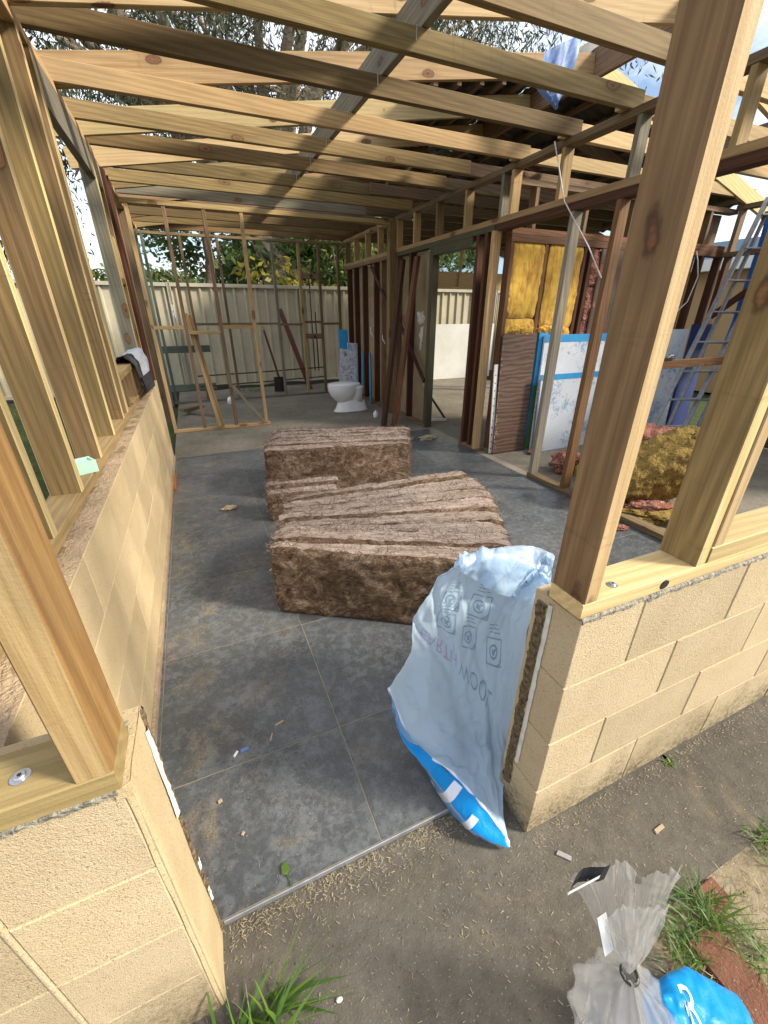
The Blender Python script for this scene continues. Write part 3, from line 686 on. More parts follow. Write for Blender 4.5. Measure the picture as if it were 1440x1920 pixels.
# second frame wall: insulated end wall of the right-hand room
f = thing('insulated_wall', (4.0, 3.5, .02), 'old stud wall packed with yellow and pink glasswool behind the leaning boards', 'wall')
Y0, Y1 = 3.50, 3.59
bx('top_plate', 2.742, 5.76, Y0, Y1, 2.012, 2.062, RUSTY, f)
bx('top_plate', 2.742, 5.76, Y0-.002, Y1-.002, 1.955, 2.011, RUSTY, f)
bx('bottom_plate', 2.742, 5.76, Y0, Y1, .021, .06, OLD, f)
for x, mt in ((2.745,RUSTY),(3.135,RUSTY),(3.62,HARD),(3.705,HARD),(4.10,HARD),(4.62,HARD),(5.05,HARD),(5.38,HARD),(5.70,HARD)):
    bx('stud', x, x+.042, Y0+.003, Y1-.003, .0605, 1.9545, mt, f)
def battmesh(L, H, T, seed, nx=30, nz=16, amp=.014, bulge=.012, T2=None):
    V = []; F = []
    def face(fn, nu, nv):
        b = len(V)
        for i in range(nu+1):
            for k in range(nv+1): V.append(fn(i/nu*2-1, k/nv*2-1))
        for i in range(nu):
            for k in range(nv): F.append((b+i*(nv+1)+k, b+(i+1)*(nv+1)+k, b+(i+1)*(nv+1)+k+1, b+i*(nv+1)+k+1))
    def dsp(u, v, w_):
        p = Vector((u*L/2, v*(T + ((T2 or T)-T)*(u*.5+.5))/2, w_*H/2)); q = Vector((p.x*3.2 + seed*5.7, p.y*9 + seed, p.z*5))
        e = 1.0
        d = Vector((noise.noise(q), noise.noise(q + Vector((31,7,3))), noise.noise(q + Vector((5,77,9)))))*amp
        q2 = Vector((p.x*15 + seed, p.y*40, p.z*18)); d += Vector((noise.noise(q2), noise.noise(q2 + Vector((9,4,1))), noise.noise(q2 + Vector((1,9,6)))))*amp*.55
        q3 = Vector((p.x*48 + seed, p.y*110, p.z*70)); d += Vector((noise.noise(q3), noise.noise(q3 + Vector((9,4,1))), noise.noise(q3 + Vector((1,9,6)))))*amp*.35
        p.y += v*bulge*(1-u*u)*(1-w_*w_)
        # rounded ends
        if abs(u) > .90: p.z = p.z*(1 - (abs(u)-.90)*(.7 if p.z > 0 else 1.6)); p.y *= 1 - (abs(u)-.93)*1.2
        if abs(w_) > .9: p.y *= 1 - (abs(w_)-.9)*(2.0 if w_ > 0 else 2.6)
        return tuple(p + d)
    face(lambda a, b: dsp(a, -1, b), nx, nz); face(lambda a, b: dsp(-a, 1, b), nx, nz)
    face(lambda a, b: dsp(a, b, 1), nx, 8); face(lambda a, b: dsp(-a, b, -1), nx, 5)
    face(lambda a, b: dsp(1, a, b), 5, nz); face(lambda a, b: dsp(-1, -a, b), 5, nz)
    return mesh('batt', V, F, True)
RZ = Matrix.Rotation
for (x0, x1, z0, z1, mt, sd) in ((2.782,3.142,1.345,1.962,INSY,1),(2.782,3.142,.7,1.335,INSY,2),(3.20,3.625,1.25,1.962,INSY,3),(3.17,3.625,.6,1.25,INSY,4),(3.752,4.0,1.62,1.94,INSP,5),(3.752,4.02,1.30,1.63,INSP,6),(3.752,4.04,.98,1.32,INSP,7),(3.76,4.05,.6,1.0,INSP,8)):
    me = battmesh(x1-x0, z1-z0, .085, sd, 30, 44, .009 if mt is INSY else .02, .014); me.materials.append(mt)
    link('insulation_batt', me, None, f, Matrix.Translation(((x0+x1)/2, 3.55, (z0+z1)/2)))
for i, (x, w_) in enumerate(((3.26,.055),(3.38,.07),(3.46,.06),(3.02,.07),(2.9,.06))):
    crumple('batt_bulge', (x, 3.50, 1.235), w_, INSY, f, i, (1.2,.6,.75), 3, .35)
for a, b, mt in ((4.145,4.615,LINING),(4.665,5.045,LINING),(5.095,5.375,LINING)):
    bx('wall_lining', a, b, 3.585, 3.595, .06, 1.954, mt, f)
bx('dark_panelling', 3.85, 4.14, 3.488, 3.4985, .06, 1.951, PANELD, f)
for x in (3.83, 4.145): bx('cover_strip', x, x+.018, 3.484, 3.4985, .06, 1.951, HARD, f)
# upper tier over the insulated wall
for x in (2.95, 3.55, 4.15, 4.70, 5.32):
    bx('cripple_stud', x, x+.04, Y0+.004, Y1-.004, 2.0625, 2.36, OLD, f)
bx('upper_plate', 2.742, 5.76, Y0, Y1, 2.361, 2.405, OLD, f)
# end wall at far right
f = thing('end_wall_frame', (5.73, 2.0, .02), 'dark open stud frame closing the far right side of the room', 'timber frame')
bx('top_plate', 5.69, 5.78, .56, 3.49, 2.39, 2.436, OLD, f)
bx('rail', 5.69, 5.78, .56, 3.49, 1.955, 2.0, OLD, f)
for yy in (3.42, 3.0, 2.55, 2.05, 1.5, .9):
    bx('stud', 5.693, 5.777, yy, yy+.045, .021, 1.9545, HARD, f); bx('cripple_stud', 5.693, 5.777, yy, yy+.04, 2.001, 2.389, OLD, f)
for a_, b_ in ((.62,1.495),(1.55,2.045),(2.1,2.545),(2.6,2.99)): bx('wall_lining', 5.70, 5.712, a_, b_, .022, 1.954, PANELD, f)
beam('diagonal_brace', (5.68, 3.40, 1.35), (5.68, 2.7, 1.95), .02, .07, HARD, f, (0,1,1))
bx('upright_board', 5.42, 5.66, 3.60, 3.62, 2.01, 2.36, OLD, f)

# ---------------------------------------------------------------- roof frame
f = thing('roof_frame', (1.2, 4.0, 2.48), 'pitched pine roof frame of rafters and ceiling joists over the room', 'roof frame')
JY = [.98, 1.47, 1.97, 2.395, 2.86, 3.38, 3.87, 4.345, 4.88, 5.34, 5.81, 6.35, 6.88, 7.36, 7.86]
JB, JT = 2.4845, 2.578
jm_ = [PINEB, PINEB, PINEB, PINEB, STUDM, PINE, PINEB, STUDM, STUDM, PINEB, PINEG, OLD, STUDM, STUDM, STUDM]
for i, yy in enumerate(JY):
    e = 2.60 + rnd.uniform(-.1, .13) if yy > 3.6 else 2.73
    bx('ceiling_joist', -.53, e, yy, yy+.04, JB, JT, jm_[i], f)
    s0 = 1.95 if i in (7, 8) else 2.15 + rnd.uniform(-.1, .2)
    bx('ceiling_joist', s0 if yy > 3.6 else 2.60, 5.82, yy-.042 if i in (8, 10) else yy+.042, yy-.002 if i in (8, 10) else yy+.082, JB+.001, JT+.001, OLD if yy > 3.6 else PINEY, f)
RI = 3.30
def rz(x): return 2.462 + .160*(x+.5)
for i in range(10):
    my = .51 + .73*i + .73
    mt = (PINEY if i % 3 else PINE) if i < 6 else PINEB
    x0 = -.66
    beam('rafter', (x0, my, rz(x0)+.071), (RI-.02, my, rz(RI-.02)+.071), .036, .14, mt, f)
    zr = rz(RI) + .071; sl_ = -.262
    beam('rafter', (RI+.02, my, zr-.004), (6.15, my, zr + sl_*(6.15-RI)), .036, .14, PINEY if my < 3.6 else OLD, f)
bx('ridge_board', RI-.018, RI+.018, .6, 8.0, rz(RI)-.02, rz(RI)+.175, OLD, f)
bx('hanging_beam', 1.229, 1.270, .62, 7.4, JT+.002, 2.735, PINEG, f)
bx('hanging_beam', 4.45, 4.49, .62, 3.45, JT+.003, 2.735, PINEG, f)
for i in (3, 4, 5, 6, 7, 8):
    yy = JY[i]
    MB().box(1.20, 1.205, yy-.0022, yy-.0002, JT-.05, JT+.002).build('joist_strap', NAIL, f)
# what is left of the old roof beyond the room
f = thing('old_roof', (4.4, 6, 3), 'dark remnant of the old metal roof above the rear right rooms', 'roof')
def rsheet(x0, x1, y0, y1, zf, mat, name):
    rows = []
    nx = int((x1-x0)/.04)
    for k in range(nx+1): rows.append(None)
    V = []; xs_ = [x0 + (x1-x0)*k/10 for k in range(11)]; yy = []
    y = y0
    while y < y1: yy += [(y, 0), (y+.03, .018), (y+.075, .018), (y+.105, 0)]; y += .15
    b = MB(); b.grid([[(x, y, zf(x) + dz) for (y, dz) in yy] for x in xs_]); return b.build(name, mat, f)
rsheet(RI+.01, 6.2, 3.62, 8.3, lambda x: rz(RI)+.155 - .262*(x-RI)+.05, ROOFU, 'roof_sheet')
rsheet(2.05, RI-.01, 3.9, 8.3, lambda x: rz(x)+.205, ROOFU, 'roof_sheet')
for k in range(6):
    x = 2.15 + k*.22; bx('batten', x, x+.04, 3.95, 8.25, rz(x)+.150, rz(x)+.185, OLD, f)
for k in range(10):
    x = RI+.15 + k*.28; z = rz(RI)+.150 - .262*(x-RI); bx('batten', x, x+.04, 3.65, 8.25, z, z+.035, OLD, f)
b = MB(); b.grid([[(3.08+.62*u, 3.42+.05*v+.006*math.sin(u*7+v*4), 3.07+.02*u + (.23 - .20*abs(u-.33)/.67)*v) for u in [k/12 for k in range(13)]] for v in [k/6 for k in range(7)]])
b.build('torn_sarking', SARK, f, smooth=True)
for (x, y, z, r_, sd) in ((3.3, 3.70, 2.62, .15, 2), (2.35, 4.1, 2.70, .10, 4)):
    crumple('crumpled_sarking', (x, y, z), r_, SARK, f, sd, (1.4, .9, .35), 3, .6)

# blue tarpaulin scrap caught on the rafters
P = {'a':(2.558,3.15,2.995),'b':(2.901,3.17,3.157),'c':(2.862,3.13,2.987),'d':(2.79,3.15,2.834),'e':(2.727,3.14,2.72),'f':(2.522,3.16,2.828)}
def lerp(a, b, t): return Vector(a)*(1-t) + Vector(b)*t
rows = []
for k in range(15):
    v = k/14
    l_ = lerp(P['e'], P['f'], v/.45) if v < .45 else lerp(P['f'], P['a'], (v-.45)/.55)
    r_ = lerp(P['e'], P['d'], v/.45) if v < .45 else lerp(P['d'], P['b'], (v-.45)/.55)
    rows.append([lerp(l_, r_, u/8) + Vector((0, .018*math.sin(u*1.7+k*.4)+.01*noise.noise((u, k*.5, 2)), .004*noise.noise((u*.8, k, 0)))) for u in range(9)])
o = MB().grid(rows).build('tarpaulin', TARP, None, smooth=True); tag(o, 'small blue tarpaulin scrap hanging from the rafters near the ridge', 'tarpaulin')

# ---------------------------------------------------------------- glasswool bales
def fuzz(b, pts, n, ln, seed):
    r2 = random.Random(seed)
    for _ in range(n):
        p = Vector(r2.choice(pts)); d = Vector((r2.gauss(0,1), r2.gauss(0,.5), r2.gauss(.2,.6))).normalized()*ln*r2.uniform(.4,1.3)
        q = Vector((r2.gauss(0,1), r2.gauss(0,1), r2.gauss(0,1))).normalized()*.0012
        c = d.orthogonal().normalized()*ln*r2.uniform(-.3,.3); i = len(b.V)
        b.V += [tuple(p-q), tuple(p+q), tuple(p+d*.5+c+q), tuple(p+d*.5+c-q), tuple(p+d+q*.4), tuple(p+d-q*.4)]
        b.F += [(i,i+1,i+2,i+3), (i+3,i+2,i+4,i+5)]
def bale(name, label, fan, H, seed):
    """fan: list of (left end, right end, thickness, lift)"""
    f = thing(name, (*Vector(fan[0][0]).lerp(Vector(fan[-1][1]), .5), FZ), label, 'insulation')
    for i, (a, b, T, h, *T2) in enumerate(fan):
        a = Vector((*a, 0)); b = Vector((*b, 0)); d = b - a; L = d.length; ang = math.atan2(d.y, d.x)
        HH = H + h
        me = battmesh(L, HH, T, seed+i*1.37, 90, 26, .0115, .008, T2[0] if T2 else None); me.materials.append(BALE)
        M = Matrix.Translation(((a.x+b.x)/2, (a.y+b.y)/2, FZ+HH/2-.004)) @ RZ(ang, 4, 'Z')
        o = link('batt', me, None, f, M)
        pts = [v.co[:] for v in me.vertices if v.co.z > HH/2-.03 or abs(v.co.x) > L/2-.03]
        m = MB(); fuzz(m, pts, 1300, .034, seed+i); m.build('loose_fibre', BALE, o, M=M)['kind'] = 'stuff'
    return f
fan = []
n_ = 8
for i in range(n_):
    t = (i+.5)/n_
    a = Vector((.165, 1.752)).lerp(Vector((.36, 2.24)), t); b = Vector((1.115, 1.150)).lerp(Vector((1.60, 2.16)), t**.95)
    d = (b-a).normalized(); b += d*(.05*math.sin(t*math.pi) + j(.015))
    fan.append((tuple(a + d*rnd.uniform(-.03,.025)), tuple(b), .080, rnd.uniform(-.016, .016), .146))
fan.append(((.375, 2.262), (1.575, 2.232), .075, .004, .085))
bale('insulation_bale', 'nearest brown glasswool bale, its batts fanned open, beside the blue bag', fan, .385, 11)
fan = []
n_ = 6
for i in range(n_):
    t = (i+.5)/n_
    a = Vector((.375, 3.19)).lerp(Vector((.55, 3.74)), t); b = Vector((1.50, 2.935)).lerp(Vector((1.70, 3.34)), t)
    d = (b-a).normalized(); fan.append((tuple(a + d*rnd.uniform(-.03,.02)), tuple(b + d*rnd.uniform(-.02,.02)), .094, rnd.uniform(-.014,.014)))
bale('insulation_bale', 'farther brown glasswool bale standing square behind the fanned one', fan, .42, 31)
fan = [((.315, 2.82), (.80, 2.72), .10, 0), ((.33, 2.93), (.85, 2.83), .09, .02)]
bale('insulation_batts', 'low pair of brown batts wedged between the two bales', fan, .22, 51)

# ---------------------------------------------------------------- milky blue insulation sack
def catmull(p0, p1, p2, p3, t):
    return .5*((2*p1) + (p2-p0)*t + (2*p0-5*p1+4*p2-p3)*t*t + (3*p1-p0-3*p2+p3)*t**3)
class Patch:
    def __init__(s, G): s.G = [[Vector(p) for p in r_] for r_ in G]; s.nr = len(G); s.nc = len(G[0])
    def g(s, i, k):
        i = max(0, min(s.nr-1, i)); k = max(0, min(s.nc-1, k)); return s.G[i][k]
    def at(s, u, v):
        x = min(max(u, 0), 1)*(s.nc-1); y = min(max(v, 0), 1)*(s.nr-1); k = min(int(x), s.nc-2); i = min(int(y), s.nr-2); a = x-k; b = y-i
        r_ = [catmull(s.g(i+m,k-1), s.g(i+m,k), s.g(i+m,k+1), s.g(i+m,k+2), a) for m in (-1,0,1,2)]
        return catmull(*r_, b)
    def nrm(s, u, v):
        e = .01; a = s.at(min(u+e,1), v)-s.at(max(u-e,0), v); b = s.at(u, min(v+e,1))-s.at(u, max(v-e,0)); n = a.cross(b)
        n.normalize(); return n
G = [[(.386,.850,.317),(.442,.780,.118),(.508,.640,.114),(.551,.530,.087),(.587,.450,.027)],
     [(.438,.900,.302),(.511,.820,.190),(.602,.750,.090),(.640,.640,.075),(.640,.555,.060)],
     [(.502,.930,.345),(.605,.880,.237),(.684,.820,.158),(.733,.740,.117),(.752,.660,.071)],
     [(.519,.950,.451),(.618,.920,.393),(.697,.870,.358),(.780,.800,.340),(.784,.700,.408)],
     [(.583,.950,.574),(.654,.930,.555),(.742,.900,.528),(.837,.850,.511),(.847,.750,.580)],
     [(.653,.930,.676),(.718,.920,.670),(.812,.900,.647),(.939,.880,.594),(.929,.800,.615)],
     [(.720,.985,.645),(.794,.985,.654),(.889,.975,.648),(.993,.955,.636),(1.048,.900,.615)]]
pt = Patch(G)
def wr(u, v):
    f = v
    a = .013*noise.noise((u*5.5 + v*2, v*2.6 - u*3, 4)) + .007*noise.noise((u*13 - v*4, v*9 + u*6, 8))
    r_ = abs(noise.noise((u*3.2 + v*4.2, v*1.6, 21))); a -= .016*max(0, .22-r_)/.22          # sharp creases
    r_ = abs(noise.noise((u*6.2 - v*5.2, v*4.6, 51))); a -= .007*max(0, .16-r_)/.16
    d1 = noise.voronoi(Vector((u*5.2+v*1.3, v*6.4-u*1.5, .3)))[0]; a += .018*(d1[0]-.4) + .009*(noise.voronoi(Vector((u*13, v*15, 2.3)))[0][0]-.4)
    a += .022*math.exp(-((v-.80-.05*math.sin(u*3))/.018)**2)*(.4+.6*u)                         # folded top
    return a
def bagp(u, v, off=0):
    p = pt.at(u, v); n = pt.nrm(u, v)
    if n.y > 0: n = -n
    p = p + n*(wr(u, v)*min(1, v*5+.15)*min(1, (1-v)*7+.12) + off)
    p.z = max(p.z, FZ+.004+off if p.y > .6 else .006+off); return p
f = thing('insulation_sack', (.65, .75, FZ), 'large empty milky blue plastic insulation sack slumped against the right jamb', 'plastic bag')
NU, NV = 110, 140
b = MB().grid([[bagp(i/NU, k/NV) for i in range(NU+1)] for k in range(NV+1)]); b.build('inner_sheet', BAGW, f, smooth=True)
# lower printed flap hanging from the mouth
lo = [(.392,.845,.285),(.415,.815,.160),(.458,.725,.060),(.470,.612,.030),(.510,.520,.012),(.586,.446,.012)]
rim = [pt.at(k/5, 0) for k in range(6)]
FG = []
for t in (0, .5, 1.0):
    FG.append([tuple(Vector(rim[k]).lerp(Vector(lo[k]), t) + Vector((-.022, -.024, .006))*math.sin(t*math.pi)*(1 if 0 < k < 5 else .2)) for k in range(6)])
pf = Patch(FG)
def flp(u, v, off=0):
    p = pf.at(u, v); n = pf.nrm(u, v)
    if n.y > 0: n = -n
    p = p + n*(.006*noise.noise((u*9, v*3, 2))*math.sin(math.pi*v) + .004*noise.noise((u*22+v*3, v*4, 5)) + off + .001)
    p.z = max(p.z, (FZ if p.y > .6 else 0)+.004+off); return p
b = MB().grid([[flp(i/60, k/16) for i in range(61)] for k in range(17)]); b.build('printed_flap', BAGB, f, smooth=True)
vf = lambda u: .83 - .10*math.sin(min(u*1.25,1)*math.pi*.5)**.8 - .055*u + .03*max(0,u-.8)*5*.6
b = MB().grid([[bagp(i/NU, 1-(1-vf(i/NU))*k/24, .004 + .020*math.sin(k/24*math.pi*.62)+.004*noise.noise((i*.12, k*.3, 3))) for i in range(NU+1)] for k in range(25)]); b.build('folded_top', BAGW, f, smooth=True)
b = MB().tube([bagp(k/60, 0, .001) for k in range(61)], [.0035+.002*math.sin(k*.9) for k in range(61)], 6); b.build('rolled_rim', BAGL, f, smooth=True)
# print: white letter pieces on the flap, faded print seen through the sheet
def strip_print(fn, quads, mat, parent, name):
    b = MB()
    for (u0, v0, u1, v1, u2, v2, u3, v3) in quads:
        rows = []
        for k in range(7):
            t = k/6; rows.append([fn((u0*(1-s)+u1*s)*(1-t)+(u3*(1-s)+u2*s)*t, (v0*(1-s)+v1*s)*(1-t)+(v3*(1-s)+v2*s)*t, .0016) for s in (0,.25,.5,.75,1)])
        b.grid(rows)
    return b.build(name, mat, parent, smooth=True)
for qd in ((.53,.10,.585,.10,.575,.95,.515,.95),(.46,.72,.50,.80,.54,.98,.47,.99),(.70,.30,.745,.28,.735,.72,.69,.74),(.775,.62,.815,.6,.81,.98,.765,.98)):
    strip_print(flp, [qd], BAGL, f, 'white_lettering')
def text_print(txt, u, v, su, sv, rot, mat, name, mirror=True, fn=bagp, off=.0014):
    cu = bpy.data.curves.new(name, 'FONT'); cu.body = txt; cu.align_x = 'CENTER'; cu.align_y = 'CENTER'; cu.resolution_u = 2
    to = bpy.data.objects.new(name, cu); C.objects.link(to)
    dg = bpy.context.evaluated_depsgraph_get(); ev = to.evaluated_get(dg); me = bpy.data.meshes.new_from_object(ev, depsgraph=dg)
    bpy.data.objects.remove(to); bpy.data.curves.remove(cu)
    ca, sa = math.cos(rot), math.sin(rot)
    import bmesh
    bm = bmesh.new(); bm.from_mesh(me)
    bmesh.ops.triangulate(bm, faces=bm.faces); bmesh.ops.subdivide_edges(bm, edges=bm.edges, cuts=1)
    for vv in bm.verts:
        x, y = vv.co.x*(-1 if mirror else 1), vv.co.y
        xx = x*ca - y*sa; yy = x*sa + y*ca
        vv.co = fn(u + xx*su, v + yy*sv, off)
    bm.to_mesh(me); bm.free(); return me
# the wording reads mirrored and upside down through the sheet
me = text_print('EARTH', .24, .452, .098, .080, R(180-9), BAGR, 'pink_lettering'); link('pink_lettering', me, BAGR, f)
me = text_print('WOOL', .555, .400, .098, .080, R(180-9), BAGI, 'grey_lettering'); link('grey_lettering', me, BAGI, f)
def icon(u, v, du, dv, sk, kind, name):
    b = MB(); wd = .10
    def quad(a, c, w_=.012):
        a = Vector(a); c = Vector(c); d = (c-a); n = Vector((-d.y, d.x)).normalized()*w_ if d.length else Vector((0,0))
        rows = []
        for t in (0,.25,.5,.75,1):
            q = a.lerp(c, t); rows.append([bagp(u+(x_*du)+sk*y_*dv, v+y_*dv, .0015) for (x_, y_) in ((q.x-n.x, q.y-n.y), (q.x+n.x, q.y+n.y))])
        b.grid(rows)
    for a, c in (((-.5,-.5),(.5,-.5)),((.5,-.5),(.5,.5)),((.5,.5),(-.5,.5)),((-.5,.5),(-.5,-.5))): quad(a, c, .03)
    m = 14
    for k in range(m):
        a0, a1 = 2*math.pi*k/m, 2*math.pi*(k+1)/m
        quad((.26*math.cos(a0)-.05, .26*math.sin(a0)), (.26*math.cos(a1)-.05, .26*math.sin(a1)), .04)
    quad((-.14,-.1),(.1,.12),.05); quad((-.16,.08),(.02,-.14),.04)
    for k in range(5): quad((.5,-.05-.11*k),( .5-.08-.1*k*.8,-.5),.012)
    for k in range(3): quad((-.4,.72+.16*k),(.35-.1*k,.72+.16*k),.022)
    b.build(name, BAGI, f)['kind'] = 'stuff'
for (u, v, du, dv, sk) in ((.26,.635,.17,.07,0),(.52,.635,.15,.075,.1),(.27,.555,.15,.065,-.3),(.49,.525,.12,.07,-.2),(.69,.51,.12,.075,-.3)):
    icon(u, v, du, dv, sk, 0, 'faded_pictogram')

# ---------------------------------------------------------------- clear rubbish bag, lower right
def clearbag():
    f = thing('rubbish_bag', (.53, .09, 0), 'clear plastic rubbish bag tied at the neck in the lower right corner', 'plastic bag')
    cx, cy = .535, .105; r2 = random.Random(5); zt = .30
    prof = [(.0,.02),(.055,.015),(.082,.05),(.090,.10),(.086,.15),(.074,.205),(.052,.250),(.032,.281),(.014,.297),(.012,.303)]
    rows = []
    n = 110; pr = []
    for (a_, b_) in zip(prof[:-1], prof[1:]): pr += [(a_[0]*(1-t_)+b_[0]*t_, a_[1]*(1-t_)+b_[1]*t_) for t_ in (0,.25,.5,.75)]
    for (r_, z) in pr + [prof[-1]]:
        row = []
        for k in range(n+1):
            a = 2*math.pi*k/n; fold = 1 + (.22 if z > .2 else .12)*math.sin(a*9+z*8)*.6 + .12*noise.noise((math.cos(a)*3, math.sin(a)*3, z*7))
            cv = .03*(noise.voronoi(Vector((math.cos(a)*2.2, math.sin(a)*2.2, z*16)))[0][0]-.4)*min(1, r_/.05); r_q = r_ + cv
            row.append((cx+.01 - (z/.3)*.01 + r_q*fold*math.cos(a), cy-.075+(z/.3)*.075 + r_q*fold*math.sin(a), z + .01*noise.noise((math.cos(a)*2, math.sin(a)*2, z*9))))
        rows.append(row)
    MB().grid(rows).build('bag_body', CLEAR, f, smooth=True)
    # limp gathered mouth above the tie: crumpled pleated lobes
    fx = Vector((.88,-.47,0)).normalized(); fy = Vector((.40,.75,0)).normalized(); base = Vector((cx, cy, zt))
    for (l0, l1, h0, h1, dep, sd) in ((-.112,-.020,.175,.245,.028,1), (-.012,.056,.205,.262,.020,3), (-.068,.040,.16,.20,-.012,4)):
        rows = []
        for q in range(29):
            t = q/28; row = []
            for k in range(61):
                u = k/60; x = (l0 + (l1-l0)*u)*t**.85; hh = h0 + (h1-h0)*u + .022*noise.noise((u*3, sd*7, 0)) - .02*(abs(u-.5)*2)**4
                pl = math.sin(u*17 + sd + 3*noise.noise((u*3, 0, sd)))*.005 + .013*noise.noise((u*5.5, t*1.6, sd)) + .005*noise.noise((u*15, t*3, sd)) + .013*(noise.voronoi(Vector((u*5, t*3.2, sd*1.7)))[0][0]-.4)*t
                cr = .010*noise.noise((u*4, t*5, sd+9))*t
                p = base + fx*(x + cr*.6) + fy*(dep*t + pl*min(1, t*2.5) + .035*t) + Vector((0, 0, hh*t + .006*noise.noise((u*5, t*5, sd+3))*t))
                row.append(p)
            rows.append(row)
        MB().grid(rows).build('bag_mouth', CLEAR, f, smooth=True)
    ring = [(cx + .014*math.cos(a), cy + .014*math.sin(a), zt+.001) for a in [2*math.pi*k/16 for k in range(17)]]
    tail = [(cx+.014, cy, zt), (cx+.03, cy+.01, zt+.012), (cx+.05, cy+.022, zt+.024)]
    ct = MB().tube(ring, .0028, 6).build('cable_tie', DARKMET, f, smooth=True); MB().tube(tail, .0026, 6).build('tie_tail', DARKMET, ct, smooth=True)
    b = MB(); b.grid([[Vector((.452+.055*u, .205-.012*u, .455+.05*v+.03*u)) + Vector((0,.006*math.sin(u*5),0)) for u in [k/6 for k in range(7)]] for v in (0,.5,1)]); b.build('black_label', BLACKF, f)
    b = MB(); b.grid([[Vector((.447+.052*u, .200-.012*u, .458+.012*v+.035*u+.04*v*0)) + Vector((-.004,.002,.0)) for u in [k/6 for k in range(7)]] for v in (0,.5,1)]); b.build('white_label', WHITEP, f)
    b = MB(); b.grid([[Vector((.485+.022*u, .165+.0*u, .42-.085*v)) + Vector((.012*v,-.03*v,0)) for u in [k/3 for k in range(4)]] for v in [k/6 for k in range(7)]]); b.build('paper_slip', WHITEP, f)
clearbag()
SX, SY = Vector((.80,-.60,0)), Vector((.60,.80,0))
def sackp(u, v, top=1):
    lx = -.085 + .24*u; wy = (.022 + .088*min(1, u*1.9)**.8)*(v*2-1); e = max(0, 1-(v*2-1)**2)**.6*min(1, u*7+.1)
    cz = .030*(noise.voronoi(Vector((u*7, v*5, 4.4)))[0][0]-.4) + .010*noise.noise((u*9, v*9, 1))
    p = Vector((.680, .022, .10)) + SX*lx + SY*wy; p.z = .10 - .12*max(0, u-.25) + top*(.034*e) + cz*.6*e*top
    return p
b = MB(); NS = 60
b.grid([[sackp(k/NS, q/30) for k in range(NS+1)] for q in range(31)]); b.grid([[sackp(k/NS, q/30, -1) for k in range(NS+1)] for q in range(31)])
crumple_s = b.build('blue_sack', BAGB, None, smooth=True)
tag(crumple_s, 'bright blue printed plastic sack beside the clear rubbish bag', 'plastic bag')
def onsack(u, v, off=0):
    p = sackp(min(max(u, .02), .98), min(max(v, .04), .96)); p.z += .002; return p
me = text_print('R', .37, .62, .27, .60, R(4), BAGL, 'white_letter', False, onsack); link('white_letter', me, BAGL, crumple_s)
me = text_print('.', .55, .66, .34, .62, R(4), BAGL, 'white_letter', False, onsack); link('white_letter', me, BAGL, crumple_s)

# ---------------------------------------------------------------- things in the rooms
# toilet: pan faces left
f = thing('toilet', (2.08, 6.08, FZ), 'white ceramic toilet pan with lid standing loose near the rear wall', 'toilet')
def ell(cx, cy, rx, ry, z, n=32, sq=2.3):
    r_ = []
    for k in range(n):
        a = 2*math.pi*k/n; c, s_ = math.cos(a), math.sin(a)
        r_.append((cx + rx*abs(c)**(2/sq)*(1 if c > 0 else -1), cy + ry*abs(s_)**(2/sq)*(1 if s_ > 0 else -1), z))
    return r_
def loft(rings, mat, name, parent, cap=True):
    b = MB(); n = len(rings[0])
    for r_ in rings: b.V += r_
    for i in range(len(rings)-1):
        for k in range(n): b.F.append((i*n+k, i*n+(k+1)%n, (i+1)*n+(k+1)%n, (i+1)*n+k))
    if cap: b.F.append(tuple(range(n))[::-1]); b.F.append(tuple((len(rings)-1)*n+k for k in range(n)))
    return b.build(name, mat, parent, smooth=True)
ty = 6.14
loft([ell(2.10,ty,.275,.135,.021),ell(2.10,ty,.272,.133,.035),ell(2.105,ty,.255,.125,.045),ell(2.11,ty,.235,.115,.10),ell(2.11,ty,.215,.108,.16),ell(2.10,ty,.19,.10,.19)], CERAM, 'foot', f)
loft([ell(2.0,ty,.10,.075,.155,32,2),ell(1.985,ty,.145,.115,.20,32,2),ell(1.98,ty,.19,.155,.26,32,2),ell(1.985,ty,.225,.178,.33,32,2.2),ell(1.99,ty,.235,.183,.375,32,2.2),ell(1.99,ty,.235,.183,.39,32,2.2)], CERAM, 'bowl', f)
loft([ell(2.20,ty,.10,.10,.15),ell(2.20,ty,.085,.12,.28),ell(2.20,ty,.09,.16,.36),ell(2.20,ty,.10,.175,.392)], CERAM, 'shoulder', f)
loft([ell(2.0,ty,.245,.188,.392,32,2.2),ell(2.0,ty,.248,.19,.40,32,2.2),ell(2.0,ty,.245,.188,.412,32,2.2)], CERAM, 'seat', f)
loft([ell(2.005,ty,.243,.186,.415,32,2.2),ell(2.005,ty,.245,.188,.425,32,2.2),ell(2.01,ty,.225,.17,.437,32,2.2),ell(2.02,ty,.12,.09,.443,32,2.2)], CERAM, 'lid', f)
MB().tube([(2.215, ty-.09, .425),(2.215, ty+.09, .425)], .014, 10).build('hinge', CERAM, f, smooth=True)
o = loft([ell(2.271,5.54,.03,.03,.021,16,2),ell(2.271,5.54,.033,.033,.03,16,2),ell(2.271,5.54,.033,.033,.085,16,2),ell(2.271,5.54,.014,.014,.10,16,2),ell(2.271,5.54,.014,.014,.118,16,2)], CERAM, 'bottle', None)
tag(o, 'small white plastic bottle on the floor behind the toilet', 'bottle')

